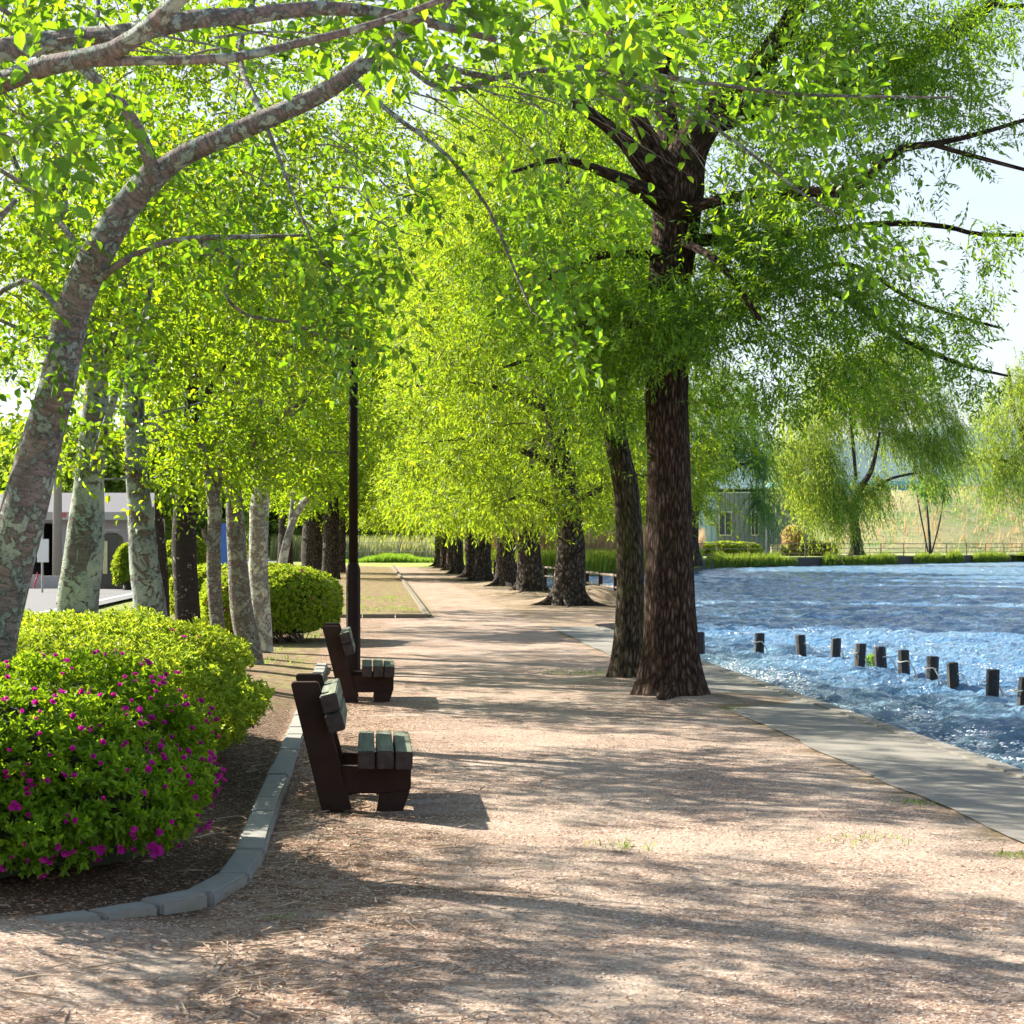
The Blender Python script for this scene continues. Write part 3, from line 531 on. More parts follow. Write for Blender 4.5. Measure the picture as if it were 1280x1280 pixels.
p = G(421, 1015); bench((p[0], p[1], .005), 'near dark timber bench with grey green plank seat, beside the flower bed kerb')
p = G(437, 879); bench((p[0], p[1], .005), 'farther dark timber bench with its seat in front of the lamp post')
# ------------------------------------------------------------------ lamp post
p = G(441.5, 842); t = empty('lamp_post', p, 'tall dark brown lamp post standing behind the farther bench', 'lamp post')
Yp = p[1]; b = BM(); b.cyl((0, 0, -.02), (0, 0, 1.27), .088, .086, 8); b.cyl((0, 0, 1.27), (0, 0, 1.36), .086, .058, 8); b.cyl((0, 0, -.02), (0, 0, .05), .12, .115, 8); b.done('base_column', M['pole'], t)
b = BM(); b.cyl((0, 0, 1.36), (0, 0, 4.9), .058, .052, 10); b.done('pole', M['pole'], t, smooth=True)
b = BM(); b.cyl((0, 0, 4.9), (0, 0, 4.96), .16, .16, 12); b.done('lamp_collar', M['pole'], t)
b = BM(); b.cyl((0, 0, 5.30), (0, 0, 5.42), .20, .04, 12); b.done('lamp_cap', M['pole'], t)
b = BM(); b.cyl((0, 0, 4.96), (0, 0, 5.30), .13, .16, 12); b.done('lamp_glass', M['white'], t)
# ------------------------------------------------------------------ posts in the water
posts = [(874, 822, 13, 29), (947, 819, 11, 25), (1004, 822, 11, 26), (1042, 825, 11, 25), (1070, 835, 12, 28), (1105, 840, 13, 29), (1131, 849, 13, 33), (1162, 858, 13, 34), (1195, 865, 13, 34), (1237, 876, 15, 36), (1274, 890, 17, 40)]
plab = ['dark post in the water half hidden by the big trunk', 'lone dark square post left of the wide gap in the water', 'dark post second from the trunk side with a thin rope', 'fourth dark post from the big trunk', 'dark post directly left of the floating green weed', 'dark post directly right of the floating green weed',
        'leaning dark post in the middle of the water row', 'dark post fourth from the right edge in the water', 'dark post third from the right edge, rope trailing right', 'thick dark post second from the right picture edge', 'thickest dark post at the right picture edge']
for i, (px, py, wp, hp) in enumerate(posts):
    c = G(px, py, -.27); Yd = c[1]; r = wp*1.12/F*Yd/2; h = hp*1.08/F*Yd; t = empty('mooring_post', (c[0], c[1], -.27), plab[i], 'wooden post', 'dark timber posts standing in the lake', R.random()*.6)
    b = BM(); nsg = 4 if i in (1, 3) else 9
    pp = [np.array([math.sin(i*2.1)*.01*q, math.cos(i)*.01*q, -.6+(h+.6)*q/7]) for q in range(8)]; vv, ff, uu = tubes([(np.array(pp), np.full(8, r*1.03))], 10, .10, i)
    o = link('shaft', mesh_arrays('shaft', vv, [ff], M['post'], smooth=False), t)
    b = BM(); b.cyl((pp[-1][0], pp[-1][1], h-.012), (pp[-1][0], pp[-1][1], h+.006), r*1.0, r*.86, 10); b.done('top', M['post'], t)
    if 0 < i:
        q = np.array([[r*.6, -r*.8, h*.62], [r*1.3, -r*1.1, h*.36], [r*1.7, -r*1.3, h*.10], [r*2.4, -r*1.5, -.06]]); rp, rd = smooth_path(q, [.010, .012, .013, .010], .02); vv, ff, uu = tubes([(rp, rd)], 6, .2, i); 
        ring = np.array([[math.cos(a)*r*1.1, math.sin(a)*r*1.1, h*.62+.008*math.sin(3*a)] for a in np.linspace(0, 2*PI, 16)]); v2, f2, u2 = tubes([(ring, np.full(16, .008))], 6, .1, 1)
        link('rope', mesh_arrays('rope', np.vstack([vv, v2]), [np.vstack([ff, f2+len(vv)])], M['rope'], smooth=True), t)
c = G(1088, 832, -.24); n = 90; q = ell((0, 0, .06), (.13, .12, .10), n, R); V, Fq, rn, _ = leaf_geo(q, rdir(n)+np.array([0, 0, .8]), rdir(n), R.uniform(.05, .10, n), R.uniform(.02, .03, n), 'broad'); o = link('water_weed', mesh_arrays('water_weed', V, [Fq], M['grass'], rnd=rn), None, c); tag(o, 'small clump of bright green weed floating among the posts', 'weed')
# ------------------------------------------------------------------ azalea bushes
def bush(name, label, cat, base, r, n_whorl, lm, seed, L=.034, flowers=0, buds=0, rough=.16, power=2.6, group=None, fm='petal', core=.78, top=None, L2=1.0, fl_list=None):
    rng = np.random.default_rng(seed); root = empty(name, base, label, cat, group); r = np.asarray(r, float)
    def surf(dv, k_=1.0):
        q = dv/((np.abs(dv)**power).sum(1, keepdims=True))**(1/power); hx = np.hypot(q[:, 0], q[:, 1])[:, None]; low = np.clip(-q[:, 2:3]*2.2, 0, 1); q = q*np.array([0, 0, 1])+q*np.array([1, 1, 0])*(1+low*(np.clip(.93/np.maximum(hx, .3), 1, 2)-1)); sc_ = (1+rough*fbm(dv*2.3+seed, 4, seed)*1.5)[:, None]; return q*sc_*k_*r
    dv = rdir(n_whorl*2, rng); dv = dv[dv[:, 2] > -.55][:n_whorl]; n = len(dv); depth = 1-.14*rng.random((n, 1))**1.6; p = surf(dv)*depth+rng.normal(size=(n, 3))*.012; p[:, 2] += r[2]*1.0
    keep = p[:, 2] > .035; p, dv = p[keep], dv[keep]; n = len(p); out = nrm(dv/r+np.array([0, 0, .8])*.6+rng.normal(size=(n, 3))*.35); m = 6
    a = (np.arange(m)/m*2*PI)[None]+rng.random((n, 1))*6; u = nrm(np.cross(out, rdir(n, rng))); v_ = np.cross(out, u); sp_ = .55+.5*rng.random((n, m, 1))
    ld = nrm(out[:, None]*.75+(u[:, None]*np.cos(a)[..., None]+v_[:, None]*np.sin(a)[..., None])*sp_); ps = p[:, None]+out[:, None]*(rng.random((n, m, 1))*.03-.015)*L2
    nn = nrm(out[:, None]+rng.normal(size=ld.shape)*.25); sz = (.6+.7*rng.random(n*m))*L
    V, Fq, rn, _ = leaf_geo(ps.reshape(-1, 3), ld.reshape(-1, 3), nn.reshape(-1, 3), sz, sz*.40, 'broad', .1, rng); link('foliage', mesh_arrays('foliage', V, [Fq], lm, rnd=rn), root)
    # stems: from base to inner surface
    ns = 160; dv2 = rdir(ns, rng); dv2[:, 2] = np.abs(dv2[:, 2])*.8; e = surf(dv2, .84); e[:, 2] += r[2]; s0_ = np.stack([rng.uniform(-.5, .5, ns)*r[0], rng.uniform(-.5, .5, ns)*r[1], np.zeros(ns)], 1); md = s0_*.55+e*.45+np.array([0, 0, .1]); e2 = np.stack([s0_, md, e], 1)
    TV, TF = thin_tubes(e2, np.array([.009, .006, .003])[None]*np.ones((ns, 1))); link('stems', mesh_arrays('stems', TV, [TF], M['twig'], uv=np.zeros((len(TV), 2))), root)
    bm = bmesh.new(); bmesh.ops.create_icosphere(bm, subdivisions=4, radius=1); me = bpy.data.meshes.new('shade_core'); bm.to_mesh(me); bm.free(); co_ = np.empty(len(me.vertices)*3, np.float32); me.vertices.foreach_get('co', co_); co_ = co_.reshape(-1, 3); q = surf(nrm(co_.astype(float)), core); q[:, 2] = np.maximum(q[:, 2]+r[2], .10)  # solid dark blob added inside the bush to block light and look shaded
    me.vertices.foreach_set('co', q.astype(np.float32).ravel()); me.materials.append(M['core']); link('shade_core', me, root)
    def petals(ctrs, outs, size, cup):
        n = len(ctrs); m = 5; a = (np.arange(m)/m*2*PI)[None]+rng.random((n, 1))*6; u = nrm(np.cross(outs, rdir(n, rng))); v_ = np.cross(outs, u); ra = u[:, None]*np.cos(a)[..., None]+v_[:, None]*np.sin(a)[..., None]
        ld = nrm(outs[:, None]*cup+ra); sz = np.repeat(size, m)*(.75+.5*rng.random(n*m)); ld = nrm(ld+rng.normal(size=ld.shape)*.22); return leaf_geo(np.repeat(ctrs, m, 0), ld.reshape(-1, 3), nrm(outs[:, None]-ra*.2+rng.normal(size=ra.shape)*.3).reshape(-1, 3), sz, sz*1.05, 'broad', -.1, rng)
    if buds:
        dv3 = rdir(buds*3, rng); dv3 = dv3[(dv3[:, 2] > -.5) & (dv3[:, 1] < .2) & (dv3[:, 0] > -.7)][:buds]; c_ = surf(dv3, 1.05); c_[:, 2] += r[2]; ou = nrm(dv3/r+np.array([0, 0, .4])); V, Fq, rn, _ = petals(c_, ou, rng.uniform(.012, .024, len(c_)), 1.6); link('flower_buds', mesh_arrays('flower_buds', V, [Fq], M[fm], rnd=rn), root)['kind'] = 'stuff'
    def one(c_, ou, s_):
        V, Fq, rn, _ = petals(np.zeros((1, 3)), ou[None], np.array([s_]), .35); link('flower', mesh_arrays('flower', V, [Fq], M[fm], rnd=rn), root, c_)
    if flowers:
        dv3 = rdir(flowers*4, rng); dv3 = dv3[(dv3[:, 2] > -.55) & (dv3[:, 2] < .75) & (dv3[:, 1] < .2) & (dv3[:, 0] > -.5)][:flowers]; c_ = surf(dv3, 1.06); c_[:, 2] += r[2]
        for q, ou in zip(c_, nrm(dv3/r+np.array([0, -.3, .2]))): one(q, ou, float(rng.uniform(.014, .026)))
    for (px, py, Yd, s_) in (fl_list or ()):
        w_ = P(px, py, Yd)-np.asarray(base); one(w_, nrm(np.array([.25, -1., .15])), s_)
    return root
B1 = np.array([-2.52, 9.68, 0]); bush('azalea_bush', 'large azalea bush dotted with magenta flowers, left foreground', 'flowering bush', B1, (1.03, 1.22, .49), 12500, M['lf_az'], 5, .038, flowers=85, buds=330, rough=.22, power=2.25,
     fl_list=[(65, 1066, 8.70, .036), (125, 1062, 8.70, .03), (197, 1064, 8.82, .034), (188, 1058, 8.84, .026), (150, 1062, 8.76, .024)])
bush('azalea_bush', 'bright yellow green clipped azalea hedge behind the magenta flowered bush', 'hedge', (-3.40, 13.6, 0), (1.55, 2.9, .52), 23000, M['lf_az2'], 6, .040, flowers=6, buds=20, rough=.16, power=3.0)
bush('azalea_bush', 'rounded green azalea bush behind the pale trunk, left of the lamp post', 'bush', (-3.95, 32.6, 0), (1.12, 1.3, .60), 11000, M['lf_az2'], 7, .06, flowers=5, buds=60, rough=.08, power=2.6)
for i, (px, Yd, s_, rr, hh_, lab, fm) in enumerate(((262, 40, 0, .7, .5, 'yellow green bush between the thin grey trunks near the road', 'petal'), (166, 66, 0, .55, .75, 'roadside bush with pink red flowers beside the dark kiosk', 'petal_red'), (232, 66, 0, .7, .85, 'roadside bush with red flowers behind the black spotted trunk', 'petal_red'), (207, 55, 0, .6, .5, 'low green bush across the road behind the bluish trunk', 'petal'))):
    c = P(px, 680, Yd); bush('roadside_bush', lab, 'bush', (c[0], Yd, .05), (rr, rr, hh_), 2600, M['lf_az2'], 40+i, .13, flowers=0, buds=220 if fm == 'petal_red' else 0, fm=fm, L2=2)
# ------------------------------------------------------------------ trees: near cherries
rg = np.random.default_rng(77)
def bare_twigs(n, x0, x1, y0, y1, Y0, Y1, seed, dx=(60, 210), dy=(-10, 150), w_=3.2):
    g = np.random.default_rng(seed); out = []
    for _ in range(n):
        x, y, Y = g.uniform(x0, x1), g.uniform(y0, y1), g.uniform(Y0, Y1); a, b = g.uniform(*dx), g.uniform(*dy); q = [(x, y, Y, w_)]
        for t in (.3, .6, 1): q.append((x+a*t+g.normal()*7, y+b*t*(.6+.4*t)+g.normal()*7, Y-.15*t, w_*(1-.75*t)))
        out.append(q)
    return out
def shadow_limb_fan(st, n, seed):  # unseen limbs added left of the frame to throw streaky shadows
    g = np.random.default_rng(seed); out = []
    for _ in range(n):
        tx, ty, tY = g.uniform(-650, -220), g.uniform(-260, 260), g.uniform(10.8, 14.2); q = []
        for t in (0, .25, .55, .8, 1): q.append((st[0]+(tx-st[0])*t+g.normal()*14*(t > 0), st[1]+(ty-st[1])*t**.8+g.normal()*16*(t > 0), st[2]+(tY-st[2])*t, 13-9*t))
        out.append(q)
    return out
def cherry(label, limbs, clumps, bark, seed, lk='cherry', leaf='lf_ch', extra_att=None, twig_r=.008, flare=(.05, .25, 5), cat='tree', nseg=18, rough=.08, ws=1.0):
    att = clump_px(clumps, rg); return tree('cherry_tree', label, cat, 'cherry trees along the left side of the path', limbs_px(limbs, ws), att, lk, bark, M[leaf], seed, nseg, rough, flare, twig_r, (.45, -.05, 0), twigm=M['twig'])
NE = dict(LK['cherry'], L=.066, Wd=.04, ns=3, m=6, sl=.22, jit=.12)
# overhanging branches of a tree whose trunk stands outside the frame
cherry('cherry branches reaching in across the top left from a tree outside the picture',
  [[(-560, 900, 7.6, 120), (-540, 560, 7.6, 100), (-420, 300, 7.5, 90), (-260, 150, 7.4, 60), (-80, 84, 7.2, 40), (60, 53, 7.1, 34), (150, 44, 7.0, 30), (240, 24, 6.9, 27), (310, 20, 6.9, 25), (400, 10, 6.9, 22), (500, 20, 6.9, 16), (620, 50, 7, 9)],
   [(-260, 150, 7.4, 50), (-90, 136, 6.9, 36), (0, 104, 6.7, 31), (60, 82, 6.6, 29), (140, 64, 6.5, 27), (200, 22, 6.4, 25), (260, -40, 6.3, 20)],
   [(100, 78, 6.55, 16), (170, 76, 6.5, 15), (290, 72, 6.5, 14), (380, 52, 6.5, 13), (440, 38, 6.5, 12), (520, 12, 6.5, 10), (600, -20, 6.5, 8)],
   [(-420, 300, 7.5, 40), (-200, 330, 7.6, 22), (-40, 300, 7.8, 12), (20, 250, 7.9, 8)]],
  [(250, -20, 7.3, 330, 40, .5, 26), (620, 25, 7.0, 200, 30, .5, 22), (60, 130, 6.9, 120, 50, .4, 7), (20, 170, 6.4, 50, 60, .3, 4), (-150, 60, 8, 200, 220, 1.5, 40), (-544, 230, 9.5, 316, 240, 1.2, 130), (-430, 400, 9.1, 200, 130, .8, 46), (750, 20, 7.2, 90, 40, .5, 8)], M['ch1'], 101, NE, 'lf_near', twig_r=.005, ws=.86)  # the two far left clumps are unseen, added to shade the foreground
# leaning cherry
cherry('leaning cherry with grey lichen spotted bark forking above the flower bush',
  [[(-48, 1010, 10.6, 104), (-30, 900, 10.6, 92), (-6, 780, 10.6, 78), (27, 650, 10.5, 70), (50, 560, 10.5, 63), (72, 480, 10.4, 56), (88, 400, 10.4, 54), (115, 330, 10.3, 52), (155, 262, 10.2, 46), (195, 213, 10.1, 40)],
   [(180, 235, 10.15, 38), (215, 203, 10.1, 33), (260, 180, 10, 31), (330, 150, 9.9, 31), (400, 118, 9.8, 29), (445, 88, 9.7, 26), (490, 50, 9.6, 24), (560, 5, 9.5, 20), (650, -60, 9.4, 14)],
   [(195, 230, 10.1, 26), (180, 180, 10.0, 23), (152, 130, 9.9, 20), (110, 92, 9.8, 16), (60, 50, 9.8, 12), (0, 10, 9.8, 8)],
   [(120, 350, 10.3, 18), (150, 330, 10.2, 13), (190, 308, 10.1, 11), (240, 298, 10, 10), (310, 296, 9.9, 8), (380, 294, 9.8, 5)],
   [(445, 88, 9.7, 12), (520, 76, 9.5, 11), (620, 98, 9.3, 10), (700, 84, 9.2, 9), (800, 92, 9.1, 8), (900, 106, 9, 7), (1000, 118, 9, 6), (1190, 122, 9, 3)],
   [(760, 84, 9.15, 6), (850, 132, 9.1, 6), (930, 185, 9.05, 5.5), (1000, 240, 9, 5), (1050, 272, 9, 3)],
   [(440, 100, 9.7, 9), (500, 150, 9.5, 8), (560, 195, 9.4, 7), (610, 260, 9.3, 6), (640, 330, 9.3, 5), (665, 390, 9.2, 3)],
   [(480, 60, 9.6, 9), (560, 115, 9.4, 8), (640, 90, 9.3, 7), (720, 110, 9.2, 5), (790, 70, 9.2, 3)],
   [(330, 150, 9.9, 8), (350, 200, 9.8, 6), (372, 260, 9.6, 5), (395, 310, 9.5, 4), (430, 360, 9.5, 3)],
   [(240, 298, 10, 7), (300, 330, 10.2, 6), (280, 365, 10.3, 6), (310, 395, 10.3, 6), (365, 403, 10.3, 5), (430, 437, 10.3, 3)],
   [(88, 400, 10.4, 10), (30, 350, 10.8, 9), (-20, 385, 11, 7)], [(115, 330, 10.3, 12), (40, 240, 10.8, 9), (-40, 190, 11, 7)],
   [(330, 150, 9.9, 14), (300, 60, 10.5, 10), (340, -60, 11, 8)], [(110, 92, 9.8, 9), (120, -20, 10.3, 8), (60, -140, 10.5, 6)]]+shadow_limb_fan((-6, 770, 10.6), 12, 8)+bare_twigs(34, 440, 860, 60, 120, 9.1, 9.6, 4)+bare_twigs(16, 300, 520, 150, 300, 9.5, 9.9, 5, (20, 120), (20, 120))+bare_twigs(12, 20, 300, 20, 80, 6.6, 7, 6, (60, 200), (-40, 60), 5),
  [(90, 170, 11.4, 130, 130, .6, 24), (320, 230, 11.2, 150, 90, .6, 26), (450, 40, 10.8, 200, 60, .6, 26), (430, 330, 9.7, 60, 60, .5, 14), (400, 430, 9.9, 80, 30, .5, 8), (130, 460, 11.4, 100, 70, .5, 7), (680, 80, 9.2, 150, 50, .6, 15), (970, 110, 9.0, 170, 40, .5, 14), (590, 230, 9.3, 90, 60, .5, 5), (665, 300, 9.2, 60, 90, .4, 8), (700, 430, 9.2, 40, 30, .3, 3), (950, 180, 9, 60, 50, .4, 7), (1080, 285, 9, 30, 30, .3, 3), (860, 50, 9.1, 60, 40, .5, 4), (785, 255, 9.2, 50, 30, .4, 2), (1040, 235, 9, 40, 30, .3, 3), (20, 480, 10, 50, 90, .6, 6), (60, 300, 10.0, 60, 60, .4, 4), (250, 330, 9.8, 80, 30, .4, 5),
   (200, -190, 10.8, 420, 90, 1.5, 60), (-250, -300, 12, 250, 180, 1.5, 50), (-430, 40, 13, 330, 170, 1.5, 120), (-310, 120, 11, 280, 170, 1.2, 80), (-560, 250, 14, 250, 200, 1.5, 70)], M['ch1'], 102, dict(LK['cherry'], L=.060, Wd=.036, ns=5, m=6, sl=.24, jit=.16), 'lf_near', flare=(.05, .3, 5), twig_r=.0055, ws=.80)  # clumps on this line are out of frame, added to dapple the path
T = LK['cherry']
cherry('stout pale green lichen covered cherry trunk with a dark split low down, nearest upright trunk',
  [[(98, 925, 17, 66), (100, 850, 17, 56), (99, 800, 17, 52), (97, 755, 17, 60), (104, 700, 17, 58), (108, 660, 17, 53), (112, 600, 17, 44), (117, 540, 17, 39), (121, 480, 17, 33), (112, 420, 17, 28), (90, 330, 17, 23), (78, 260, 17, 18), (70, 180, 17, 12)],
   [(115, 590, 16.9, 14), (130, 540, 16.6, 12), (150, 475, 16.4, 11), (178, 405, 16.2, 9), (190, 350, 16.2, 6)], [(121, 480, 17, 16), (150, 380, 17.3, 14), (160, 270, 17.5, 12), (200, 180, 17.5, 9)],
   [(90, 330, 17, 12), (40, 250, 17.3, 10), (0, 160, 17.5, 8)], [(112, 420, 17, 10), (50, 420, 16.5, 8), (0, 400, 16.2, 6)]],
  [(-30, -160, 17.5, 330, 190, 2.6, 150), (90, 290, 17, 170, 190, 2.2, 125), (200, 430, 16.8, 120, 60, 1.4, 30), (300, 250, 16.5, 150, 130, 1.6, 80), (60, 560, 16.5, 60, 40, .8, 10), (-150, 250, 17, 130, 220, 2, 70)], M['ch2'], 103, ws=.86)  # first clump is extra high foliage added to shade the path
cherry('bluish green lichened cherry trunk right of the stoutest upright trunk',
  [[(192, 880, 22, 56), (190, 800, 22, 48), (187, 755, 22, 44), (180, 700, 22, 40), (175, 640, 22, 36), (170, 580, 22, 32), (168, 500, 22, 27), (165, 420, 22, 23), (155, 320, 22, 19), (150, 230, 22, 15), (155, 130, 22, 10)],
   [(172, 600, 22, 14), (150, 570, 21.6, 9), (130, 540, 21.4, 6)], [(168, 500, 22, 14), (215, 400, 22, 11), (260, 300, 22, 8)], [(165, 420, 22, 12), (110, 330, 22.3, 9), (60, 240, 22.5, 6)]]+bare_twigs(16, 163, 172, 390, 590, 21.9, 22, 19, (-130, 170), (-110, 50), 5.5),
  [(60, 0, 22, 300, 170, 2.8, 170), (180, 350, 22, 170, 150, 2.2, 120), (150, 520, 22, 110, 40, 1.2, 14), (330, 400, 21.5, 130, 100, 1.6, 80), (200, 590, 21.6, 60, 25, .8, 14)], M['ch3'], 104, ws=.88)  # topmost foliage mass added for dapple on the path
cherry('slim dark trunk squeezed between the bluish trunk and the black spotted trunk', [[(207, 830, 28, 17), (205, 770, 28, 15), (202, 700, 28, 14), (198, 640, 28, 12), (203, 560, 28, 10), (210, 480, 28, 6)]], [(210, 520, 28, 60, 60, 1.5, 60)], M['ch_dark'], 105, dict(T, ns=6))
cherry('black cherry trunk speckled with white lichen spots',
  [[(238, 850, 25, 40), (237, 800, 25, 35), (233, 750, 25, 33), (230, 700, 25, 33), (231, 650, 25, 31), (234, 600, 25, 27), (238, 540, 25, 24), (240, 450, 25, 18), (245, 360, 25, 12)], [(236, 580, 25, 14), (215, 520, 25, 10), (200, 450, 25, 7)], [(240, 520, 25, 12), (290, 440, 24.5, 9), (330, 380, 24.5, 6)]],
  [(160, 60, 25.5, 260, 150, 2.6, 130), (250, 380, 25, 130, 130, 2.2, 120), (260, 530, 25, 90, 40, 1.5, 22), (240, 592, 24.5, 60, 20, 1, 14)], M['ch_dark'], 106, ws=.94)  # first clump is an upper crown added as a shade caster
cherry('thin pale trunk with stubby broken branches right of the black spotted trunk',
  [[(276, 880, 21, 22), (273, 800, 21, 18), (268, 730, 21, 18), (267, 680, 21, 17), (268, 635, 21, 18), (262, 600, 21, 13), (250, 550, 21, 9)], [(267, 690, 21, 9), (256, 672, 20.9, 6), (254, 660, 20.8, 4)], [(267, 650, 21, 9), (274, 600, 21, 9), (280, 540, 21, 6)]], [(265, 560, 21, 60, 40, 1, 40)], M['ch_grey'], 107)
cherry('mottled grey trunk leaning slightly left, directly left of the palest trunk',
  [[(313, 838, 26, 40), (309, 800, 26, 34), (302, 765, 26, 31), (297, 700, 26, 27), (294, 650, 26, 25), (291, 600, 26, 23), (287, 530, 26, 18), (285, 440, 26, 12)], [(291, 590, 26, 14), (330, 540, 25.5, 10), (380, 500, 25, 6)], [(288, 540, 26, 10), (250, 470, 26, 7)]]+bare_twigs(16, 286, 293, 440, 600, 25.9, 26, 20, (-120, 190), (-110, 40), 5.5),
  [(330, 180, 26, 220, 130, 2.4, 120), (310, 400, 26, 140, 110, 2.2, 115), (320, 530, 26, 90, 40, 1.5, 26), (330, 590, 25.6, 70, 20, 1.2, 18)], M['ch_grey'], 108, ws=.88)  # first clump is upper foliage added to cast path shade
cherry('smooth whitish trunk with a small knot hole, directly left of the rounded bush',
  [[(327, 815, 29, 28), (326, 760, 29, 23), (323, 700, 29, 24), (324, 640, 29, 26), (327, 605, 29, 22), (322, 540, 29, 16), (325, 450, 29, 11)], [(327, 615, 29, 17), (345, 580, 29, 13), (358, 540, 29, 12), (370, 460, 29, 8)]],
  [(130, 370, 31, 200, 90, 3, 120), (100, 440, 39, 160, 60, 4, 110), (150, 280, 34, 230, 120, 3, 150), (440, 130, 31, 120, 100, 2.4, 110), (380, 240, 30, 190, 110, 2.4, 130), (350, 420, 29, 130, 120, 2.4, 160), (370, 560, 28.5, 90, 40, 1.5, 44), (430, 520, 28.5, 70, 60, 1.5, 40)], M['ch_pale'], 109)  # first three clumps put in to throw dapple on the path
cherry('slender pale bent tree leaning right above the rounded bush', [[(350, 735, 37, 13), (353, 705, 37, 11), (362, 665, 37, 10), (374, 635, 37, 9), (392, 618, 37, 8), (415, 612, 37, 4)], [(362, 665, 37, 6), (366, 620, 37, 5), (372, 570, 37, 3)]], [(390, 570, 37, 60, 50, 2, 110), (250, 420, 50, 150, 90, 4, 200), (210, 380, 41, 190, 100, 4, 190)], M['ch_pale'], 110, dict(T, L=.11, Wd=.065), flare=None)  # last two clumps added apart from this tree to shade the farther path
# darker trunks farther along the left row
for i, (px, py, wp, lab) in enumerate(((356, 716, 20, 'thick dark trunk behind the bent pale tree, first of the far left row'), (393, 722, 34, 'broadest dark trunk of the far left row, seen right of the rounded bush'), (413, 724, 22, 'dark trunk close to the leaning white stake'), (427, 716, 10, 'last narrow dark trunk just left of the lamp post'))):
    c = G(px, py, 0); Yd = c[1]; f = 1
    L = [[(px, py+6, Yd, wp*1.3), (px, py-15, Yd, wp), (px+1, 660, Yd, wp*.9), (px+2, 610, Yd, wp*.7), (px, 500, Yd, wp*.4)]]
    if i == 1: L.append([(px+6, 640, Yd, wp*.5), (px+22, 600, Yd, wp*.35), (px+35, 560, Yd, wp*.2)])
    cherry(lab, L, [(px-5, 600, Yd, 80, 50, 4, 150), (px-10, 500, Yd, 110, 90, 5, 260), (px+25, 380, Yd, 130, 110, 6, 240)], M['furfar'], 120+i, 'cherryfar', 'lf_ch', twig_r=.01, rough=.1)
